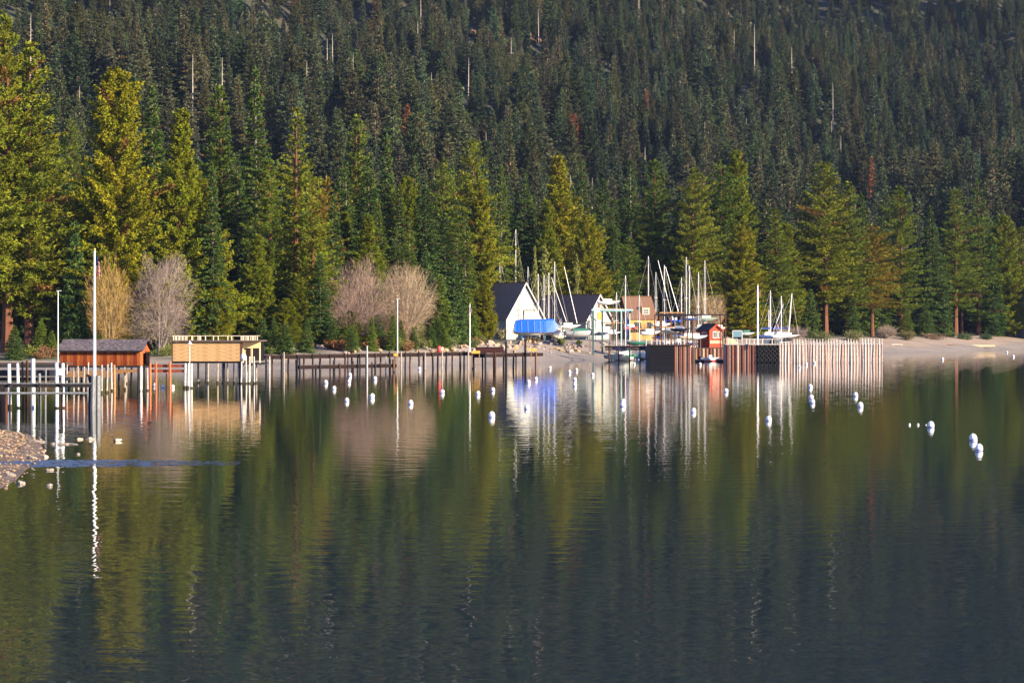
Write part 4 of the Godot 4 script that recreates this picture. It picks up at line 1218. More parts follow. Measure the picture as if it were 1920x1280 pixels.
func flagpole(where: Vector3, h: float, r: float, label: String, flag_h: float) -> void:
	var t := thing("flagpole", label, "flagpole", where)
	part(t, "pole", tubem(Vector3.ZERO, Vector3(0, h, 0), r, r * 0.6, 10), mat("pole_white", Color(0.76, 0.76, 0.78), 0.45))
	var bl := MB.new()
	bl.lathe([Vector2(0, 0.0), Vector2(r * 0.9, r * 0.6), Vector2(r * 0.9, r * 1.2), Vector2(0, r * 2.0)], 10)
	part(t, "finial", bl.mesh(true), mat("finial_gold", Color(0.5, 0.36, 0.1), 0.35, "", Vector3.ONE, 0.6), Vector3(0, h, 0))
	# limp flag: hanging folds, stripes that follow the cloth
	var m := cmb()
	var nu := 26
	var nv := 16
	var pts := []
	for j in nv + 1:
		var row := []
		for i in nu + 1:
			var u := float(i) / nu
			var v := float(j) / nv
			var droop := u * flag_h * 0.95
			var x := r + 0.02 + 0.17 * flag_h * (1.0 - pow(1.0 - u, 2.0)) + 0.06 * sin(u * 15.0 + v * 2.0)
			row.append(Vector3(x, h - 0.35 - v * flag_h * (1.0 - 0.25 * u) - droop * 0.75, 0.13 * sin(u * 16.0 + v * 1.5)))
		pts.append(row)
	for j in nv:
		for i in nu:
			var u := (i + 0.5) / nu
			var v := (j + 0.5) / nv
			var c := Color(0.48, 0.06, 0.08) if int(v * 13.0) % 2 == 0 else Color(0.72, 0.70, 0.70)
			if u < 0.4 and v < 0.54: c = Color(0.03, 0.045, 0.18)
			m.col = c
			m.quad(pts[j][i], pts[j][i + 1], pts[j + 1][i + 1], pts[j + 1][i])
	part(t, "flag", m.mesh(true), leafmat("flag_cloth", Color(1, 1, 1), 0.3))

func yard_piers() -> void:
	var dark := mat("pier_dark", Color(), 0.8)
	var rust := [mat("rust_a", Color(0.20, 0.085, 0.06), 0.8, "mottle"), mat("rust_b", Color(0.30, 0.15, 0.11), 0.8, "mottle"), mat("rust_c", Color(0.115, 0.045, 0.035), 0.8, "mottle"), mat("rust_d", Color(0.42, 0.30, 0.24), 0.8, "mottle")]
	var bright := mat("post_white", Color(0.62, 0.57, 0.55), 0.7, "grain", Vector3(1, 0.2, 1))
	# timber and sheet-pile quay with the dark face
	var d := 405.0
	var t := thing("dark_quay", "dark timber-faced quay with rusty sheet piling at its corner", "pier", Vector3(wx(1219, d), 0, -d))
	var ox := t.position.x
	var top := wy(647, d)
	var w := wx(1264, d) - ox
	for i in 7:
		part(t, "face_timber", boxm(Vector3(w, top / 7.0 + 0.1 - 0.03, 0.25)), mat("quay_black", Color(0.006, 0.006, 0.009), 0.9), Vector3(w * 0.5, (i + 0.5) * (top + 0.6) / 7.0 - 0.6, 0.02 * (i % 2)))
	part(t, "quay_fill", boxm(Vector3(w + 3.0, top + 1.0, 14.0), Vector3(w * 0.5 + 1.5, (top - 1.0) * 0.5 - 0.06, -7.3)), mat("quay_fill", Color(0.10, 0.08, 0.07), 0.9))
	part(t, "quay_deck", boxm(Vector3(w + 3.3, 0.14, 15.0), Vector3(w * 0.5 + 1.5, top + 0.03, -7.2)), mat("deck_boards", Color(), 0.8))
	var n := 8
	var ww := (wx(1297, d) - wx(1265, d)) / n
	for i in n:
		part(t, "sheet_pile", tubem(Vector3(0, -1.5, 0), Vector3(0, top, 0), ww * 0.56, ww * 0.56, 8), rust[(i * 3) % 4], Vector3(w + (i + 0.5) * ww, 0, -0.1 - 0.12 * (i % 2)))
	# timber landing running to the beach
	for q in [651.5, 655]:
		part(t, "landing_beam", boxm(Vector3(wx(1219, 420) - wx(1136, 420), 0.3, 0.3), Vector3((wx(1136, 420) + wx(1219, 420)) * 0.5 - ox, wy(q, 420), -15.0 - (655.0 - q))), dark)
	part(t, "landing_deck", boxm(Vector3(wx(1219, 424) - wx(1136, 424), 0.12, 8.0), Vector3((wx(1136, 424) + wx(1219, 424)) * 0.5 - ox, wy(649, 424), -19.0)), mat("deck_boards", Color(), 0.8))
	for px in [1142, 1160, 1181, 1200, 1216]:
		pile(t, "landing_post", wx(px, 420) - ox, -14.8, wy(640 if px == 1181 else 652, 420), 0.13, mat("pile_brown", Color(), 0.8), -0.5)
	for px in [1212, 1222, 1232, 1238, 1246, 1250, 1256, 1262, 1272, 1277, 1284]:
		part(t, "rail_post", boxm(Vector3(0.16, 0.9 if px % 4 else 1.2, 0.16)), bright, Vector3(wx(px, d + 1) - ox, top + 0.5, -1.0))
	part(t, "top_rail", boxm(Vector3(wx(1286, d) - wx(1212, d), 0.08, 0.1), Vector3((wx(1286, d) + wx(1212, d)) * 0.5 - ox, top + 0.78, -0.9)), mat("rail_grey", Color(0.36, 0.32, 0.30), 0.7))
	# sheet-pile pier: rusty and cream piles, black tyre wall, then white posts
	t = thing("sheet_pile_pier", "long rusty sheet-pile pier with close-set white posts and a black tyre wall", "pier", Vector3(wx(1362, d), 0, -d))
	ox = t.position.x
	top = wy(646, d)
	var xe := wx(1655, d) - ox
	part(t, "pier_fill", boxm(Vector3(xe - 0.2, top + 1.0, 6.0), Vector3(xe * 0.5, (top - 1.0) * 0.5 - 0.05, -3.5)), mat("wall_pink", Color(0.47, 0.33, 0.28), 0.85, "grain", Vector3(2, 0.15, 1)))
	part(t, "pier_deck", boxm(Vector3(xe + 0.2, 0.14, 6.6), Vector3(xe * 0.5, top + 0.03, -3.3)), mat("rail_grey", Color(), 0.7))
	n = 12
	ww = (wx(1420, d) - wx(1363, d)) / n
	for i in n:
		part(t, "sheet_pile", tubem(Vector3(0, -1.5, 0), Vector3(0, top - 0.03, 0), ww * 0.55, ww * 0.55, 8), rust[[2, 3, 0, 2, 3, 1, 2, 3, 0, 1, 2, 1][i]], Vector3((i + 0.5) * ww, 0, -0.25 - 0.16 * (i % 2)))
	var xb0 := wx(1420, d) - ox
	var xb1 := wx(1461, d) - ox
	part(t, "fender_backing", boxm(Vector3(xb1 - xb0, top + 0.8, 0.3), Vector3((xb0 + xb1) * 0.5, (top - 0.8) * 0.5, -0.2)), mat("quay_black", Color(), 0.8))
	var ty := MB.new()
	for i in 12:
		var a0 := TAU * i / 12
		var a1 := TAU * (i + 1) / 12
		for k in 6:
			var b0 := TAU * k / 6
			var b1 := TAU * (k + 1) / 6
			var pt := func(a: float, b: float) -> Vector3: return Vector3(cos(a) * (0.3 + 0.11 * cos(b)), sin(a) * (0.3 + 0.11 * cos(b)), sin(b) * 0.1)
			ty.quad(pt.call(a0, b0), pt.call(a0, b1), pt.call(a1, b1), pt.call(a1, b0))
	var tym := ty.mesh(true)
	for j in 4:
		for i in 5:
			part(t, "tyre_fender", tym, mat("tyre_black", Color(0.016, 0.016, 0.018), 0.75), Vector3(xb0 + 0.42 + i * 0.77 + 0.1 * (j % 2), 0.45 + j * 0.8, 0.08))
	n = 37
	var r := RandomNumberGenerator.new()
	r.seed = 31
	var xs := xb1 + 0.15
	for i in n:
		var x := xs + (xe - xs) * i / (n - 1)
		pile(t, "white_post", x + (r.randf() - 0.5) * 0.1, 0.02, wy(634 + r.randf() * 3.0 + (6.0 if i < 5 else 0.0), d), 0.06 + 0.03 * r.randf(), bright if i % 6 != 4 else rust[3], -1.5)
	for i in 9:
		part(t, "wall_panel", boxm(Vector3((xe - xs) / 9.0 - 0.04, top + 0.8, 0.1), Vector3(xs + (i + 0.5) * (xe - xs) / 9.0, (top - 0.8) * 0.5, -0.08)), mat("wall_pink", Color(), 0.85))
	part(t, "wale", boxm(Vector3(xe - xs, 0.14, 0.1), Vector3((xs + xe) * 0.5, wy(641.5, d), -0.16)), bright)
	for px in [1366, 1374, 1383, 1400, 1406, 1414, 1430, 1448, 1466]:
		part(t, "rail_post", boxm(Vector3(0.12, 1.0, 0.12)), mat("post_grey", Color(0.52, 0.50, 0.50), 0.7), Vector3(wx(px, d + 1) - ox, top + 0.55, -0.7))
	part(t, "handrail", boxm(Vector3(wx(1470, d) - ox, 0.08, 0.1), Vector3((wx(1470, d) - ox) * 0.5, top + 0.98, -0.7)), mat("post_grey", Color(), 0.7))
	# hoist frame over the slip
	d = 424.0
	t = thing("hoist_frame", "rust-brown steel hoist frame standing over the boat slip", "hoist", Vector3(wx(1228, d), 0, -d))
	ox = t.position.x
	var steel := mat("hoist_brown", Color(0.10, 0.04, 0.035), 0.7, "mottle")
	for q in [[1228, 0.0, 640], [1244, -5.0, 640], [1289, 0.0, 660], [1303, -5.0, 655], [1349, 2.0, 700], [1361, 0.0, 700]]:
		var base := ground_y(wx(q[0], d), d) - 0.3
		part(t, "post", boxm(Vector3(0.22, wy(591, d) - base, 0.22), Vector3(wx(q[0], d) - ox, (wy(591, d) + base) * 0.5, q[1])), steel)
	part(t, "top_beam", boxm(Vector3(wx(1364, d) - ox, 0.26, 0.3), Vector3((wx(1364, d) - ox) * 0.5, wy(590, d), 0.0)), dark)
	part(t, "rear_beam", boxm(Vector3(wx(1310, d) - wx(1238, d), 0.22, 0.3), Vector3((wx(1310, d) + wx(1238, d)) * 0.5 - ox, wy(591.5, d), -5.0)), dark)
	# teal travel lift
	d = 446.0
	var teal := mat("lift_teal", Color(0.06, 0.20, 0.19), 0.55, "mottle")
	var tealp := mat("lift_pale", Color(0.28, 0.44, 0.46), 0.55)
	var g := on_ground(1150, d)
	t = thing("travel_lift", "teal four-legged boat lift frame before the pale boat barn", "boat lift", Vector3(g.x, g.y, g.z))
	ox = g.x
	var ly := wy(582, d) - g.y
	for q in [[1112, 0.5, 0], [1131, -4.0, 0], [1165, 0.5, 1], [1183, -4.0, 1]]:
		var o := part(t, "leg", boxm(Vector3(0.36 if int(q[2]) == 0 else 0.24, ly, 0.3), Vector3(wx(q[0], d) - ox, ly * 0.5, q[1])), [mat("lift_dark", Color(0.03, 0.07, 0.075), 0.6), tealp][q[2]])
		for k in [-0.5, 0.5]:
			var wm := MB.new()
			wm.tube(Vector3(-0.12, 0, 0), Vector3(0.12, 0, 0), 0.4, 0.4, 12)
			part(o, "wheel", wm.mesh(), mat("tyre_black", Color(), 0.75), Vector3(wx(q[0], d) - ox, 0.4, float(q[1]) + k))
	part(t, "front_beam", boxm(Vector3(wx(1187, d) - wx(1109, d), 0.34, 0.34), Vector3((wx(1187, d) + wx(1109, d)) * 0.5 - ox, ly + 0.1, 0.5)), tealp)
	part(t, "rear_beam", boxm(Vector3(wx(1186, d) - wx(1126, d), 0.3, 0.3), Vector3((wx(1186, d) + wx(1126, d)) * 0.5 - ox, ly - 0.1, -4.0)), teal)
	for px in [1110, 1185]:
		part(t, "side_beam", boxm(Vector3(0.26, 0.3, 4.2), Vector3(wx(px, d) - ox, ly - 0.32, -1.8)), teal)
	part(t, "engine_house", boxm(Vector3(1.6, 1.0, 1.0), Vector3(wx(1176, d) - ox, 1.4, 0.8)), tealp)
	part(t, "sling", boxm(Vector3(0.16, ly - 1.4, 0.03), Vector3(wx(1176, d) - ox, ly * 0.5 + 0.7, -1.0)), mat("sling_blue", Color(0.05, 0.10, 0.38), 0.8))

# hull lofted from sections, bow towards +x, base of keel at 0
func hull_mesh(ln: float, beam: float, depth: float, keel: float, sheer := 0.12) -> ArrayMesh:
	var m := MB.new()
	var ns := 14
	var nr := 7
	var pts := []
	for i in ns + 1:
		var u := float(i) / ns
		var row := []
		var bw := beam * 0.5 * clampf(pow(sin(PI * (0.16 + 0.84 * (1.0 - u) * 0.62 + 0.0)), 0.75), 0, 1)
		bw = beam * 0.5 * (1.0 - pow(maxf(0.0, (u - 0.35) / 0.65), 2.2)) * (0.78 + 0.22 * minf(1.0, u / 0.35))
		var bot := keel + depth * (0.12 + 0.75 * pow(maxf(0.0, (u - 0.45) / 0.55), 2.0) + 0.28 * pow(maxf(0.0, (0.3 - u) / 0.3), 1.5))
		var top := keel + depth + sheer * depth * pow(u, 2.0)
		for j in nr + 1:
			var a := PI * 0.5 * j / nr
			row.append(Vector3(-ln * 0.5 + ln * u + (0.10 * ln * (float(j) / nr) * smoothstep(0.75, 1.0, u)), lerpf(bot, top, 1.0 - cos(a) if j < nr else 1.0), bw * pow(sin(a), 0.7)))
		pts.append(row)
	for i in ns:
		for j in nr:
			var a: Vector3 = pts[i][j]
			var b: Vector3 = pts[i + 1][j]
			var c: Vector3 = pts[i + 1][j + 1]
			var e: Vector3 = pts[i][j + 1]
			m.quad(a, e, c, b)
			m.quad(a * Vector3(1, 1, -1), b * Vector3(1, 1, -1), c * Vector3(1, 1, -1), e * Vector3(1, 1, -1))
		var d0: Vector3 = pts[i][nr] - Vector3(0, 0.05, 0)
		var d1: Vector3 = pts[i + 1][nr] - Vector3(0, 0.05, 0)
		m.quad(d0, d0 * Vector3(1, 1, -1), d1 * Vector3(1, 1, -1), d1)
	for j in nr:
		var a: Vector3 = pts[0][j]
		var e: Vector3 = pts[0][j + 1]
		m.quad(a, a * Vector3(1, 1, -1), e * Vector3(1, 1, -1), e)
	return m.mesh(true)

func sailboat(where: Vector3, turn: float, ln: float, mast_top: float, hull_c: Material, label: String, group: String, cover: Material, lean := 0.0) -> Node3D:
	var t := thing("sailboat", label, "sailboat", where, turn, group)
	var keel := 0.9
	var dp := ln * 0.15
	part(t, "hull", hull_mesh(ln, ln * 0.3, dp, keel), hull_c)
	part(t, "keel_fin", boxm(Vector3(ln * 0.22, keel + 0.25, 0.16), Vector3(-ln * 0.05, (keel + 0.25) * 0.5, 0)), mat("keel_dark", Color(0.05, 0.07, 0.10), 0.7))
	var cb := MB.new()
	cb.box(Vector3(0.02 * ln, keel + dp + 0.2, 0), Vector3(ln * 0.38, 0.5, ln * 0.17))
	cb.box(Vector3(-0.02 * ln, keel + dp + 0.5, 0), Vector3(ln * 0.22, 0.16, ln * 0.14))
	part(t, "cabin", cb.mesh(), mat("cabin_white", Color(0.60, 0.60, 0.60), 0.5))
	var mw := mat("mast_alu", Color(0.66, 0.64, 0.64), 0.4)
	var foot := Vector3(0.1 * ln, keel + dp + 0.3, 0)
	var head := Vector3(0.1 * ln + lean, mast_top - where.y, 0)
	var ms := part(t, "mast", tubem(foot, head, 0.085, 0.06, 8), mw)
	var sp := foot.lerp(head, 0.55)
	part(ms, "spreader", barm(sp + Vector3(0, 0, -0.75), sp + Vector3(0, 0, 0.75), 0.06, 0.05), mw)
	var stay := mat("rigging_wire", Color(0.45, 0.45, 0.45), 0.5)
	for e in [Vector3(ln * 0.52, keel + dp * 1.1, 0), Vector3(-ln * 0.5, keel + dp, 0)]:
		part(ms, "stay", tubem(head - Vector3(0, 0.1, 0), e, 0.016, 0.016, 4), stay)
	for z in [-1.0, 1.0]:
		var mm := MB.new()
		mm.tube(head - Vector3(0, 0.1, 0), sp + Vector3(0, 0, 0.75 * z), 0.013, 0.013, 4)
		mm.tube(sp + Vector3(0, 0, 0.75 * z), foot + Vector3(0, -0.2, ln * 0.13 * z), 0.013, 0.013, 4)
		part(ms, "shroud", mm.mesh(), stay)
	var bo := part(t, "boom", tubem(foot + Vector3(0, 0.9, 0), foot + Vector3(-ln * 0.4, 0.85, 0), 0.05, 0.05, 6), mw)
	part(bo, "sail_cover", tubem(foot + Vector3(-0.1, 1.0, 0), foot + Vector3(-ln * 0.38, 0.93, 0), 0.17, 0.1, 7), cover)
	for q in [[-0.25, 1], [-0.25, -1], [0.22, 1], [0.22, -1]]:
		part(t, "stand_leg", barm(Vector3(ln * q[0], 0, ln * 0.2 * q[1]), Vector3(ln * q[0], keel + dp * 0.45, ln * 0.12 * q[1]), 0.08, 0.08), mat("stand_steel", Color(0.12, 0.10, 0.09), 0.7))
	return t

func boats() -> void:
	var hw := mat("hull_white", Color(0.62, 0.62, 0.62), 0.35)
	var hb := mat("hull_blue", Color(0.03, 0.06, 0.18), 0.35)
	var hg := mat("hull_grey", Color(0.30, 0.32, 0.34), 0.4)
	var hgr := mat("hull_green", Color(0.02, 0.12, 0.09), 0.4)
	var hc := mat("hull_cream", Color(0.52, 0.45, 0.34), 0.4)
	var blue := mat("tarp_blue", Color(0.0, 0.085, 0.62), 0.45)
	var cov := mat("cover_blue", Color(0.03, 0.06, 0.28), 0.75)
	var covg := mat("cover_tan", Color(0.35, 0.28, 0.18), 0.8)
	# blue-covered boat in front of the white barn
	var d := 448.0
	var g := on_ground(1003, d)
	var ln := wx(1043, d) - wx(964, d)
	var t := thing("covered_boat", "white boat under a bright blue tarpaulin in front of the white barn", "boat", g)
	var ky := maxf(0.3, wy(631.5, d) - g.y)
	var top := wy(600, d) - g.y
	part(t, "hull", hull_mesh(ln, 2.3, (top - ky) * 0.5, ky), hw)
	var tm := MB.new()
	var prof := [[-0.5, 0.62, 0.0], [-0.46, 0.92, 0.25], [-0.3, 1.0, 0.3], [0.0, 1.0, 0.3], [0.3, 1.02, 0.28], [0.44, 1.02, 0.2], [0.56, 0.6, 0.05]]
	for i in prof.size() - 1:
		var a: Array = prof[i]
		var b: Array = prof[i + 1]
		for k in [-1.0, 1.0]:
			var lowa: float = ky + (top - ky) * (0.30 if i > 0 else 0.42)
			var lowb: float = ky + (top - ky) * (0.28 if i < prof.size() - 2 else 0.5)
			var wa := 1.42 * (1.0 - pow(maxf(0, float(a[0]) + 0.05) / 0.62, 2.0))
			var wb := 1.42 * (1.0 - pow(maxf(0, float(b[0]) + 0.05) / 0.62, 2.0))
			var A := Vector3(a[0] * ln, lowa, k * wa)
			var B := Vector3(b[0] * ln, lowb, k * wb)
			var C := Vector3(b[0] * ln, ky + (top - ky) * b[1] * 0.97, k * wb * 0.75)
			var D := Vector3(a[0] * ln, ky + (top - ky) * a[1] * 0.97, k * wa * 0.75)
			tm.quad(A, D, C, B)
			tm.quad(D, Vector3(a[0] * ln, ky + (top - ky) * (float(a[1]) + 0.05), 0), Vector3(b[0] * ln, ky + (top - ky) * (float(b[1]) + 0.05), 0), C)
		if i == 0:
			tm.quad(Vector3(a[0] * ln, ky + (top - ky) * 0.42, -1.4), Vector3(a[0] * ln, ky + (top - ky) * 0.62, -1.0), Vector3(a[0] * ln, ky + (top - ky) * 0.62, 1.0), Vector3(a[0] * ln, ky + (top - ky) * 0.42, 1.4))
	part(t, "tarpaulin", tm.mesh(), blue)
	for k in 5:
		var xx: float = (-0.32 + 0.15 * k) * ln
		part(t, "tie_rope", barm(Vector3(xx, ky + (top - ky) * 0.95, 1.25), Vector3(xx + 0.08, ky + (top - ky) * 0.25, 1.46), 0.03, 0.03), mat("rope_pale", Color(0.5, 0.5, 0.5), 0.8))
	for q in [[-0.3, 1], [0.25, 1], [-0.3, -1], [0.25, -1]]:
		part(t, "stand_leg", boxm(Vector3(0.14, ky + 0.4, 0.14), Vector3(ln * q[0], (ky + 0.4) * 0.5, q[1] * 0.7)), mat("stand_teal", Color(0.03, 0.13, 0.16), 0.7))
	# sailboats: column, top of mast, distance, length, hull, label
	for q in [
		[1009, 513, 456, 7.0, 0, hw, cov, "first white sailboat between the two barns, with an upright mast"], [1020, 515, 460, 7.4, 1, hw, cov, "second white sailboat between the two barns, close beside the first mast"], [1029, 511, 464, 7.0, 0, hb, cov, "dark-hulled sailboat between the two barns"], [1040, 490, 468, 8.4, 2, hw, cov, "sailboat with the tallest mast between the two barns"],
		[1052, 596, 452, 5.6, 3, hc, covg, "small cream boat with its mast lowered beside the blue tarpaulin"],
		[937, 483, 500, 7.0, 1, hw, cov, "sailboat whose mast rises over the white barn's back roof edge"], [967, 430, 506, 9.0, 0, hw, cov, "sailboat with the very tall mast rising over the white barn's ridge"], [990, 500, 498, 7.0, 2, hw, cov, "sailboat whose mast rises beside the white barn's apex"],
		[1156, 548, 428, 5.6, 1, hw, blue, "small sailboat with a short mast on the timber landing"], [1173, 516, 432, 7.0, 0, hgr, cov, "green-hulled sailboat with a tall mast on the timber landing"], [1199, 553, 438, 5.8, 1, hw, cov, "sailboat with a short pale mast before the shingled house"],
		[1216, 480, 506, 8.0, 0, hw, cov, "sailboat with a tall mast behind the shingled house's ridge"], [1230, 510, 504, 7.0, 1, hw, cov, "sailboat whose shorter mast stands behind the shingled house's gable"], [1246, 497, 470, 7.6, 2, hb, blue, "sailboat with a blue cover on its boom beside the shingled house"], [1278, 520, 478, 6.4, 0, hw, cov, "slim-masted sailboat behind the hoist frame"],
		[1287, 482, 462, 8.2, 1, hb, cov, "blue-hulled sailboat with a tall pinkish mast behind the hoist frame"], [1293, 498, 468, 7.6, 0, hw, cov, "white sailboat next to the tall-masted blue one"], [1310, 510, 466, 7.0, 2, hg, cov, "grey sailboat behind the red cabin"], [1322, 488, 472, 8.0, 1, hw, cov, "white sailboat with a tall mast behind the red cabin"],
		[820, 462, 474, 8.0, 0, hw, cov, "sailboat whose masthead shows over the young firs"], [853, 462, 476, 8.0, 1, hw, cov, "sailboat whose mast stands between the young firs and the pines"], [867, 495, 458, 7.0, 2, hw, cov, "sailboat with a leaning mast behind the young firs"], [790, 482, 470, 7.0, 0, hw, cov, "sailboat whose mast shows beside the bare pale tree"], [744, 485, 468, 7.0, 1, hw, cov, "sailboat whose masthead shows over the bare pale tree"],
	]:
		var gg := on_ground(q[0], q[2])
		var turn: float = [0.3, 2.6, -0.5, 1.1][q[4]]
		var l2: float = q[3]
		gg.x -= cos(turn) * 0.1 * l2
		gg.z += sin(turn) * 0.1 * l2
		sailboat(gg, turn, l2, wy(q[1], q[2]), q[5], q[7], "sailboats laid up in the boatyard", q[6], 0.5 if q[0] == 867 else 0.0)
	# small keelboats standing on the sheet-pile pier
	for q in [[1437, 545, 412, "small sailboat with a white mast on the sheet-pile pier next to the flagpole", 0.2], [1443, 580, 414, "short-masted dinghy on the sheet-pile pier", 2.9], [1458, 555, 413, "sailing dinghy with a crossed spar on the sheet-pile pier", 0.5], [1471, 550, 415, "slightly leaning sailing dinghy at the shore end of the white posts", -0.3]]:
		var p := Vector3(wx(q[0], q[2]), wy(646, 405) + 0.12, -float(q[2]) + 3.0)
		t = sailboat(p, q[4], 4.4, wy(q[1], q[2]), hb if q[0] == 1437 else hw, q[3], "sailing dinghies on the pier", cov, 0.6 if q[0] == 1471 else 0.0)
	# leaning spars in the yard
	for q in [[1034, 520, 1063, 606, 452], [1248, 500, 1272, 584, 452], [1234, 488, 1262, 600, 470], [1058, 500, 1082, 606, 458], [1469, 570, 1442, 644, 411]]:
		var dd: float = q[4]
		var o := part(self, "leaning_spar", tubem(at(q[0], q[1], dd), at(q[2], q[3], dd - 0.5), 0.05, 0.075, 6), mat("mast_alu", Color(), 0.4))
		tag(o, "lowered mast spar leaning at an angle between the laid-up sailboats", "spar", "leaning spars in the boatyard")
	# motor boats and hulls on the hard
	for q in [[1090, 636, 600, 446, 66, hg, "grey motor launch with a green canopy frame before the pale barn", 0.12], [1140, 575, 0, 470, 40, hw, "white cabin cruiser on a high rack behind the pale barn", 0.0], [1218, 632, 0, 446, 40, mat("wrap_lavender", Color(0.50, 0.52, 0.58), 0.6), "pale shrink-wrapped boat before the shingled house", 0.4], [1256, 628, 0, 450, 34, hc, "cream hulled boat on stands under the hoist frame", 2.8], [1295, 604, 0, 456, 30, hb, "blue and white boat raised on the upper rack", 0.2], [1276, 625, 0, 444, 36, mat("hull_navy", Color(0.02, 0.03, 0.07), 0.5), "dark navy covered boat behind the slip", -0.4], [1292, 640, 0, 432, 40, mat("cover_pale", Color(0.46, 0.38, 0.30), 0.75), "boat under a pale tan cover beside the red cabin", 0.1], [1325, 606, 0, 470, 40, mat("cover_green", Color(0.16, 0.20, 0.18), 0.7), "grey-green covered boat behind the red cabin", 0.1], [1066, 620, 0, 456, 40, hw, "white runabout with a dark well beside the blue tarpaulin", 0.0], [1304, 640, 0, 432, 40, hw, "white cruiser at the edge of the slip", 0.0], [1120, 632, 0, 456, 34, hb, "dark blue day boat in front of the pale barn's gable", 2.9], [1150, 630, 0, 452, 26, hw, "small white skiff under the boat lift", 0.3], [1182, 622, 0, 466, 34, mat("hull_red", Color(0.30, 0.05, 0.04), 0.5), "dull red boat on stands between the boat lift and the shingled house", 0.5], [1240, 616, 0, 474, 36, hw, "white boat on stands beside the shingled house's balcony", 0.1], [1262, 608, 0, 476, 30, blue, "boat wrapped in blue beside the shingled house", 2.7], [1316, 622, 0, 458, 34, hw, "white-decked boat stored behind the red cabin's roof", -0.2], [1348, 622, 0, 462, 30, hc, "cream boat stored between the red cabin and the tan dome", 0.4], [1400, 632, 0, 446, 30, hg, "grey skiff on the hard behind the pier rail", 0.2], [1030, 632, 0, 462, 34, hg, "grey hull standing behind the blue tarpaulin's bow", 0.0]]:
		var dd: float = q[3]
		g = on_ground(q[0], dd)
		var l3: float = float(q[4]) * dd / F
		var base: float = maxf(0.0, wy(q[1], dd) - g.y)
		t = thing("motor_boat", q[6], "boat", g, q[7])
		part(t, "hull", hull_mesh(l3, l3 * 0.34, l3 * 0.2, base + 0.25), q[5])
		var cb := MB.new()
		cb.box(Vector3(-l3 * 0.02, base + 0.25 + l3 * 0.2 + 0.25, 0), Vector3(l3 * 0.42, 0.55, l3 * 0.22))
		part(t, "cabin", cb.mesh(), mat("cabin_white", Color(), 0.5) if q[5] != hg else hgr)
		part(t, "windscreen", boxm(Vector3(0.06, 0.4, l3 * 0.2), Vector3(l3 * 0.2, base + 0.25 + l3 * 0.2 + 0.35, 0)), mat("window_glass", Color(), 0.1))
		for k in [-1.0, 1.0]:
			for kk in [-0.28, 0.25]:
				part(t, "stand_leg", boxm(Vector3(0.1, base + 0.6, 0.1), Vector3(l3 * kk, (base + 0.6) * 0.5, k * l3 * 0.1)), mat("stand_steel", Color(), 0.7))
	# boat racks
	for q in [[1237, 1282, 585, 612, 462, "tan-beamed two-storey boat rack behind the hoist frame"], [1128, 1168, 578, 604, 474, "rust-beamed boat rack behind the boat lift"]]:
		var dd: float = q[4]
		g = on_ground((q[0] + q[1]) * 0.5, dd)
		t = thing("boat_rack", q[5], "boat rack", g)
		var l4 := wx(q[1], dd) - wx(q[0], dd)
		var th := wy(q[2], dd) - g.y
		for k in [-0.46, 0.0, 0.46]:
			for z in [0.0, -2.4]:
				part(t, "upright", boxm(Vector3(0.16, th, 0.16), Vector3(l4 * k, th * 0.5, z)), mat("rack_rust", Color(0.16, 0.07, 0.045), 0.8, "mottle"))
		for y in [q[2], q[3]]:
			for z in [0.16, -2.56]:
				part(t, "beam", boxm(Vector3(l4, 0.22, 0.14), Vector3(0, wy(y, dd) - g.y - 0.12, z)), mat("rack_tan", Color(0.40, 0.22, 0.11), 0.75, "grain"))
	for q in [[1196, 640, 440, Color(0.04, 0.12, 0.36), "blue drum on the timber landing's shore end"], [1158, 642, 436, Color(0.05, 0.18, 0.42), "bright blue drum at the landing mast's foot"], [1234, 636, 442, Color(0.35, 0.30, 0.24), "tan drum under the hoist frame"], [1270, 640, 440, Color(0.40, 0.06, 0.04), "red drum under the hoist frame"]]:
		var dd: float = q[2]
		t = thing("yard_drum", q[4], "drum", on_ground(q[0], dd))
		part(t, "body", tubem(Vector3.ZERO, Vector3(0, 0.95, 0), 0.34, 0.34, 12), mat("drum_%d" % int(q[0]), q[3], 0.55))
		part(t, "rim", tubem(Vector3(0, 0.93, 0), Vector3(0, 0.99, 0), 0.36, 0.36, 12), mat("stand_steel", Color(), 0.7))
	# boats in the slip and on the beach
	d = 418.0
	t = thing("slip_boat", "small white motor boat with a red waterline moored in the slip", "boat", Vector3(wx(1331, d), -0.25, -d), 0.1)
	part(t, "hull", hull_mesh(3.6, 1.6, 0.9, 0.0), hw)
	part(t, "waterline_stripe", hull_mesh(3.62, 1.62, 0.42, 0.02), mat("stripe_red", Color(0.45, 0.02, 0.03), 0.5))
	part(t, "console", boxm(Vector3(0.6, 0.7, 0.8), Vector3(0.1, 1.1, 0)), mat("cabin_white", Color(), 0.5))
	part(t, "outboard", boxm(Vector3(0.35, 0.8, 0.4), Vector3(-1.9, 0.8, 0)), mat("tyre_black", Color(), 0.7))
	for q in [[1312, 664, 412, 16, "black rubber float dock section beside the white slip boat"], [1353, 664, 414, 16, "dark float dock section against the sheet-pile pier"]]:
		t = thing("float_dock", q[4], "float dock", Vector3(wx(q[0], q[2]), 0, -float(q[2])))
		var ww: float = float(q[3]) * q[2] / F
		var fm := MB.new()
		for k in [-0.5, 0.5]:
			fm.tube(Vector3(-ww * 0.5, 0.12, k), Vector3(ww * 0.5, 0.12, k), 0.24, 0.24, 10)
		part(t, "tube", fm.mesh(), mat("tyre_black", Color(), 0.7))
		part(t, "plank", boxm(Vector3(ww, 0.08, 1.3), Vector3(0, 0.4, 0)), mat("rail_grey", Color(), 0.7))
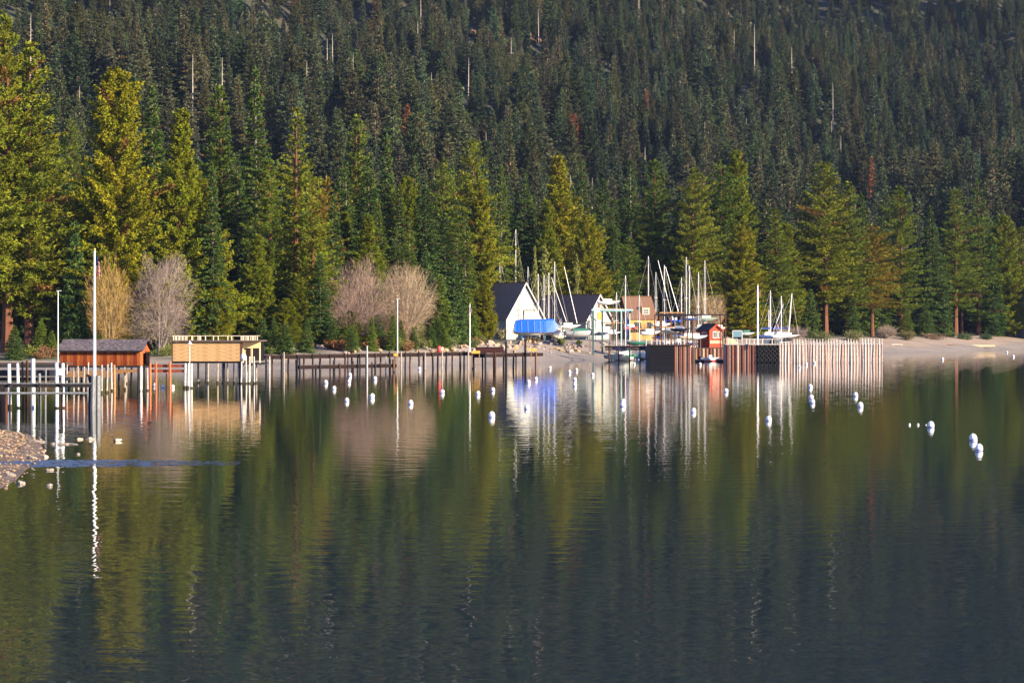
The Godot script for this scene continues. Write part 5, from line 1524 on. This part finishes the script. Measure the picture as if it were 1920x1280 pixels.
	t = thing("upturned_dinghy", "pale blue dinghy lying upside down on the sand by the quay", "dinghy", on_ground(1206, 446.0), 0.1)
	var dh := part(t, "hull", hull_mesh(2.4, 1.2, 0.55, 0.0), mat("dinghy_blue", Color(0.36, 0.45, 0.55), 0.5))
	dh.rotation.x = PI
	dh.position.y = 0.6
	for q in [[1168, 655, 437, 0.32], [1175, 656, 436, 0.34], [1162, 657, 435, 0.25]]:
		var bm := MB.new()
		bm.lathe([Vector2(0, 0), Vector2(0.8, 0.15), Vector2(1, 0.7), Vector2(0.75, 1.4), Vector2(0, 1.7)], 9)
		var gg := on_ground(q[0], 448.0)
		var o := part(self, "white_float", bm.mesh(true), mat("float_white", Color(), 0.4), gg)
		o.scale = Vector3.ONE * float(q[3])
		tag(o, "white float heaped on the sand below the timber landing", "float", "white floats on the sand")
	# rowing boats drawn up on the beach under the pier, green skiff on the landing
	t = thing("green_skiff", "dark green skiff on the timber landing", "skiff", Vector3(wx(1196, 422), wy(648.5, 424) + 0.05, -422.0), 0.05)
	part(t, "hull", hull_mesh(4.0, 1.4, 0.75, 0.0), hgr)
	part(t, "thwart", boxm(Vector3(0.3, 0.05, 1.1), Vector3(0, 0.66, 0)), covg)
	t = thing("tan_dome", "tan fabric-covered boat dome behind the red cabin", "tent", on_ground(1364, 470.0))
	var dm := MB.new()
	dm.lathe([Vector2(3.2, -0.3), Vector2(3.1, 1.6), Vector2(2.6, 3.2), Vector2(1.4, 4.4), Vector2(0, 4.8)], 14)
	part(t, "cover", dm.mesh(), mat("dome_tan", Color(0.42, 0.31, 0.17), 0.8, "mottle"))
	part(t, "hoop", tubem(Vector3(0, 4.7, 0), Vector3(0, 5.0, 0), 0.2, 0.1), mat("stand_steel", Color(), 0.7))
	t = thing("notice_board", "blue-grey framed board on posts behind the pier rail", "sign", on_ground(1383, 440.0))
	var by := wy(626, 440.0) - t.position.y
	part(t, "panel", boxm(Vector3(1.7, 1.2, 0.08), Vector3(0, by, 0)), mat("board_teal", Color(0.10, 0.20, 0.26), 0.5))
	part(t, "frame", boxm(Vector3(1.9, 0.12, 0.12), Vector3(0, by + 0.66, 0)), mat("post_grey", Color(), 0.7))
	for k in [-1.0, 1.0]:
		part(t, "post", boxm(Vector3(0.12, by + 0.7, 0.12), Vector3(k * 0.92, (by + 0.7) * 0.5, 0)), mat("post_grey", Color(), 0.7))

func rock_mesh(seed_: int) -> ArrayMesh:
	var r := RandomNumberGenerator.new()
	r.seed = seed_
	var n := FastNoiseLite.new()
	n.seed = seed_
	n.frequency = 0.9
	var s := SphereMesh.new()
	s.radial_segments = 9
	s.rings = 5
	var a := s.get_mesh_arrays()
	var v: PackedVector3Array = a[Mesh.ARRAY_VERTEX]
	var sq := Vector3(0.8 + 0.5 * r.randf(), 0.6 + 0.3 * r.randf(), 0.75 + 0.4 * r.randf())
	var m := MB.new()
	var idx: PackedInt32Array = a[Mesh.ARRAY_INDEX]
	for i in idx:
		var p := v[i] * 2.0
		var q := p * (1.0 + 0.7 * n.get_noise_3dv(p)) * sq * 0.5
		m.v.append(q)
	return m.mesh()

func shore_bits() -> void:
	var rocks := []
	for i in 5: rocks.append(rock_mesh(70 + i))
	var rm := [mat("rock_cream", Color(0.46, 0.37, 0.29), 0.9, "mottle", Vector3.ONE * 0.8), mat("rock_pink", Color(0.38, 0.27, 0.22), 0.9, "mottle", Vector3.ONE * 0.8), mat("rock_grey", Color(0.28, 0.24, 0.21), 0.9, "mottle", Vector3.ONE * 0.8), mat("rock_gold", Color(0.34, 0.25, 0.15), 0.9, "mottle", Vector3.ONE * 0.8)]
	var r := RandomNumberGenerator.new()
	r.seed = 12
	# riprap bank: photo column, distance behind the shoreline
	for i in 120:
		var px := lerpf(800.0, 1140.0, r.randf())
		if i > 100: px = lerpf(490.0, 800.0, r.randf())
		var off := lerpf(10.0, 28.0, r.randf())
		if px > 1060.0: off = lerpf(8.0, 22.0, r.randf())
		var d0 := 420.0
		for k in 4: d0 = shore_at(wx(px, d0)) + off
		var g := on_ground(px, d0)
		var o := part(self, "boulder", rocks[r.randi() % 5], rm[r.randi() % 4], g + Vector3(0, 0.05, 0))
		var s := 0.45 + 1.1 * r.randf() * r.randf() + (0.35 if px < 1010.0 else 0.0)
		o.scale = Vector3(s * 1.25, s, s)
		o.rotation = Vector3(r.randf() * 0.5, r.randf() * TAU, r.randf() * 0.5)
		tag(o, "pale granite boulder in the riprap bank below the boat barns" if px >= 800.0 else "pale granite boulder on the beach behind the long pier", "boulder", "riprap boulders" if px >= 800.0 else "beach boulders behind the pier")
	# near gravel spit
	var spit := []
	var m := cmb()
	for j in 34:
		var row := []
		for i in 30:
			var d := 90.0 + j * 60.0 / 33.0
			var edge := spit_edge(d)
			var x := edge - 14.0 + i * 15.0 / 29.0
			row.append(Vector3(x, spit_y(x, d), -d))
		spit.append(row)
	for j in 33:
		for i in 29:
			m.col = Color(0.11, 0.08, 0.06) * (0.75 + 0.5 * r.randf())
			m.quad(spit[j][i], spit[j][i + 1], spit[j + 1][i + 1], spit[j + 1][i])
	var gm := leafmat("gravel_bed", Color(1, 1, 1), 0.0)
	structure("gravel_beach", m.mesh(), gm)
	for v in 3:
		var mm := MultiMesh.new()
		mm.transform_format = MultiMesh.TRANSFORM_3D
		mm.use_colors = true
		mm.mesh = rocks[v]
		mm.instance_count = 2600
		for i in 2600:
			var d := lerpf(92.0, 149.0, r.randf())
			var x := spit_edge(d) + 0.35 - absf(r.randf() + r.randf() * 0.4) * 9.0
			if absf(d - 115.0 - (x + 26.0) * 0.2) < 0.9: d += 2.4
			var y := spit_y(x, d)
			var s := 0.06 + 0.16 * r.randf() * r.randf()
			mm.set_instance_transform(i, Transform3D(Basis.from_euler(Vector3(r.randf(), r.randf() * 6.0, r.randf())).scaled(Vector3(s * 1.3, s * 0.8, s)), Vector3(x, y + s * 0.2, -d)))
			var tn := 0.35 + 1.0 * r.randf()
			mm.set_instance_color(i, Color(0.25 * tn, (0.16 + 0.035 * r.randf()) * tn, (0.095 + 0.045 * r.randf()) * tn))
		var o := MultiMeshInstance3D.new()
		o.name = numbered("cobbles")
		o.multimesh = mm
		o.material_override = leafmat("cobble", Color(1, 1, 1), 0.0)
		add_child(o)
		tag(o, "brown cobbles and pebbles covering the near gravel beach" if v == 0 else ("grey-brown cobbles strewn over the near gravel beach" if v == 1 else "mixed round stones along the near gravel beach"), "cobbles", "", "stuff")
	for q in [[83, 857, 0.34, "pale rounded rock in the shallows at the gravel beach's tip"], [92, 882, 0.3, "wet rock in the shallows below the creek mouth"], [92, 911, 0.24, "small wet rock farther from the creek mouth"], [149, 824, 0.3, "pale rock in the lake beside a darker one"], [167, 824, 0.36, "half pale, half dark rock in the lake beyond the gravel beach"], [145, 852, 0.2, "small lone rock breaking the water off the gravel beach"], [60, 862, 0.42, "dark flat rock at the creek's edge"], [66, 829, 0.5, "long flat rock at the gravel beach's outer edge"], [20, 894, 0.4, "dark boulder lying in the gravel beach"], [38, 907, 0.36, "dark wet boulder at the gravel beach's lower edge"], [122, 833, 0.42, "long low rock awash off the gravel beach"], [136, 833, 0.25, "short low rock awash next to the long one"], [98, 833, 0.24, "tiny rock awash near the flagpole's reflection"]]:
		var p := on_water(q[0], q[1])
		p.y = maxf(0.0, spit_y(p.x, -p.z)) + 0.02
		var o := part(self, "shore_rock", rocks[r.randi() % 5], rm[0 if String(q[3]).contains("pale") else 2], p)
		var s: float = q[2]
		var long_ := String(q[3]).contains("long")
		o.scale = Vector3(s * (2.4 if long_ else 1.2), s * (0.45 if long_ else 0.9), s)
		o.rotation.y = r.randf() * 0.5
		tag(o, q[3], "rock")
	# duck on the water
	duck(on_water(218, 827))
	# timbers on the right-hand beach
	for q in [[1843, 632, 592, 48, 0.7, Color(0.50, 0.40, 0.28), "pale squared timber lying at the top of the sandy beach"], [1683, 636, 556, 22, 0.35, Color(0.46, 0.40, 0.36), "short pale driftwood log by the white-posted pier's beach end"], [1780, 632, 580, 26, 0.35, Color(0.30, 0.20, 0.14), "brown driftwood log on the sandy beach"]]:
		var g := on_ground(q[0], q[2])
		var ww: float = float(q[3]) * q[2] / F
		var t := thing("beach_timber", q[6], "log", g, 0.05)
		part(t, "log", tubem(Vector3(-ww * 0.5, 0.3, 0), Vector3(ww * 0.5, 0.3, 0), float(q[4]) * 0.62, float(q[4]) * 0.5, 7), mat("log_%d" % int(q[0]), q[5], 0.85, "grain"))
		part(t, "stub", tubem(Vector3(ww * 0.3, 0.3, 0), Vector3(ww * 0.34, 0.3 + q[4], 0.2), 0.08, 0.04, 5), mat("log_%d" % int(q[0]), Color(), 0.85))
	pier("beach_pier", "low pale plank pier at the far end of the sandy beach", Vector2(wx(1866, 640), 640.0), Vector2(wx(1960, 646), 646.0), wy(630.5, 640), 1.4, 2.4, 0.2, [mat("pile_pale", Color(), 0.8), mat("pile_dark2", Color(0.04, 0.035, 0.03), 0.8)], 17)

func spit_edge(d: float) -> float:
	# x of the waterline of the near gravel beach at distance d
	var t := [[88, -60], [96, -8], [102, 28], [110, 48], [114, 66], [120, 82], [128, 80], [136, 72], [144, 56], [149, 20], [152, -60]]
	for i in t.size() - 1:
		if d <= t[i + 1][0]:
			var k := clampf((d - t[i][0]) / float(t[i + 1][0] - t[i][0]), 0, 1)
			return wx(lerpf(t[i][1], t[i + 1][1], k), d)
	return wx(-60, d)
func spit_y(x: float, d: float) -> float:
	var inn := spit_edge(d) - x
	var h := 0.085 * inn + 0.05 * nz.get_noise_2d(x * 60.0, d * 60.0) * minf(1.0, absf(inn))
	# creek bed through the gravel
	var c := absf(d - 115.0 - (x + 26.0) * 0.2)
	return minf(h, 0.9) - 0.5 * smoothstep(2.2, 0.6, c) * clampf(inn, 0.0, 1.0) * (0.4 + 0.09 * inn)

func duck(p: Vector3) -> void:
	var t := thing("duck", "small brown and white duck swimming beyond the gravel beach", "duck", p)
	var b := cmb()
	b.col = Color(0.12, 0.08, 0.05)
	# body, neck, head and tail as one lofted skin
	var ring := [[-0.34, 0.10, 0.01], [-0.26, 0.08, 0.07], [-0.12, 0.06, 0.13], [0.04, 0.05, 0.145], [0.16, 0.06, 0.11], [0.21, 0.12, 0.06], [0.215, 0.2, 0.045], [0.24, 0.25, 0.055], [0.29, 0.25, 0.04], [0.36, 0.235, 0.012]]
	for i in ring.size() - 1:
		var a: Array = ring[i]
		var c: Array = ring[i + 1]
		b.col = Color(0.45, 0.40, 0.34) if i < 3 else Color(0.06, 0.045, 0.035)
		for k in 10:
			var t0 := TAU * k / 10
			var t1 := TAU * (k + 1) / 10
			var f := func(q: Array, s: float) -> Vector3: return Vector3(-q[0], q[1] + sin(s) * q[2] * 0.75, cos(s) * q[2])
			b.quad(f.call(a, t0), f.call(c, t0), f.call(c, t1), f.call(a, t1))
	part(t, "body", b.mesh(true), leafmat("feathers", Color(1, 1, 1), 0.0))

func buoys() -> void:
	var bm := MB.new()
	bm.lathe([Vector2(0, -0.3), Vector2(0.15, -0.24), Vector2(0.23, -0.1), Vector2(0.26, 0.02), Vector2(0.262, 0.12), Vector2(0.24, 0.26), Vector2(0.17, 0.38), Vector2(0.08, 0.43), Vector2(0, 0.44)], 18)
	var body := bm.mesh(true)
	var sm := MB.new()
	sm.lathe([Vector2(0.2595, 0.02), Vector2(0.267, 0.03), Vector2(0.268, 0.085), Vector2(0.261, 0.1)], 18)
	var stripe := sm.mesh(true)
	var ring := tubem(Vector3(0, 0.43, 0), Vector3(0, 0.5, 0), 0.035, 0.03, 8)
	var white := mat("buoy_white", Color(0.74, 0.73, 0.72), 0.5, "mottle", Vector3.ONE * 2.5)
	var blue := mat("buoy_blue", Color(0.12, 0.14, 0.34), 0.5)
	var steel := mat("steel_grey", Color(), 0.6)
	var i := 0
	for q in [[611, 719], [626, 730], [656, 705], [654, 717], [650, 753], [697, 746], [703, 712], [770, 758], [786, 693], [829, 737], [896, 740], [924, 733], [922, 782], [991, 718], [1005, 712], [988, 767], [1031, 691], [1068, 699], [1081, 695], [1078, 713], [1078, 724], [1111, 704], [1168, 756], [1168, 762], [1189, 683], [1210, 679], [1362, 735], [1300, 773], [1390, 675], [1442, 789], [1500, 689], [1512, 684], [1528, 681], [1540, 679], [1638, 679], [1520, 727], [1521, 747], [1524, 756], [1605, 743], [1614, 763], [1746, 801], [1826, 826], [1836, 845], [1768, 674], [1889, 661], [1901, 669], [290, 724], [305, 727], [323, 727], [1313, 684]]:
		var p := on_water(q[0], q[1])
		var t := thing("mooring_buoy", "white round mooring buoy floating on the calm lake", "buoy", p, rng.randf() * TAU, "white mooring buoys on the lake")
		part(t, "float", body, white)
		part(t, "stripe", stripe, blue)
		part(t, "eye_ring", ring, steel)
		t.rotation.x = (rng.randf() - 0.5) * 0.3
		t.rotation.z = (rng.randf() - 0.5) * 0.3
		var s := 0.78 + 0.2 * rng.randf()
		t.scale = Vector3(s, s * 1.05, s)
		i += 1
	for q in [[1706, 797], [1722, 797], [1737, 797]]:
		var p := on_water(q[0], q[1])
		var t := thing("line_float", "tiny white float on the mooring line beside a large buoy", "float", p, 0.0, "tiny line floats")
		part(t, "float", body, white)
		part(t, "eye_ring", ring, steel)
		t.scale = Vector3.ONE * (0.3 if q[0] < 1730 else 0.15)

func creek() -> void:
	# stirred water of the creek mouth, choppy enough to catch the open sky
	var v := PackedVector3Array()
	var nx := 150
	var nd := 22
	for j in nd + 1:
		for i in nx + 1:
			var u := float(i) / nx
			var w := float(j) / nd
			var d0 := water_d(868.0)
			var x := lerpf(wx(-30, d0), wx(450, d0), u)
			var half := (2.5 + 0.6 * sin(u * 3.0)) * (1.0 - 0.45 * smoothstep(0.35, 1.0, u)) + 0.9 * nz.get_noise_2d(x * 70.0, signf(w - 0.5) * 300.0) * (0.4 + u)
			var d := d0 - 0.4 + (x + 26.0) * 0.03 + (w * 2.0 - 1.0) * half
			v.append(Vector3(x, 0.006, -d))
	var m := MB.new()
	for j in nd:
		for i in nx:
			var a := j * (nx + 1) + i
			var u := float(i) / nx
			if nz.get_noise_2d(i * 7.0, j * 60.0) * 2.2 + 0.5 < (u - 0.45) * 2.0: continue
			m.quad(v[a], v[a + 1], v[a + nx + 2], v[a + nx + 1])
	var mt := StandardMaterial3D.new()
	mt.resource_name = "choppy_water"
	mt.albedo_color = lin(0.015, 0.03, 0.06)
	mt.roughness = 0.3
	mt.metallic_specular = 0.72
	mt.normal_enabled = true
	mt.normal_texture = ripples
	mt.normal_scale = 0.5
	mt.uv1_triplanar = true
	mt.uv1_world_triplanar = true
	mt.uv1_scale = Vector3(0.16, 0.16, 0.3)
	structure("creek_water", m.mesh(), mt)

func objects() -> void:
	mat("deck_boards", Color(0.07, 0.048, 0.042), 0.85, "grain")
	mat("ochre", Color(0.50, 0.28, 0.06), 0.7)
	boathouses()
	piers()
	barns()
	yard_piers()
	boats()
	shore_bits()
	creek()
	buoys()
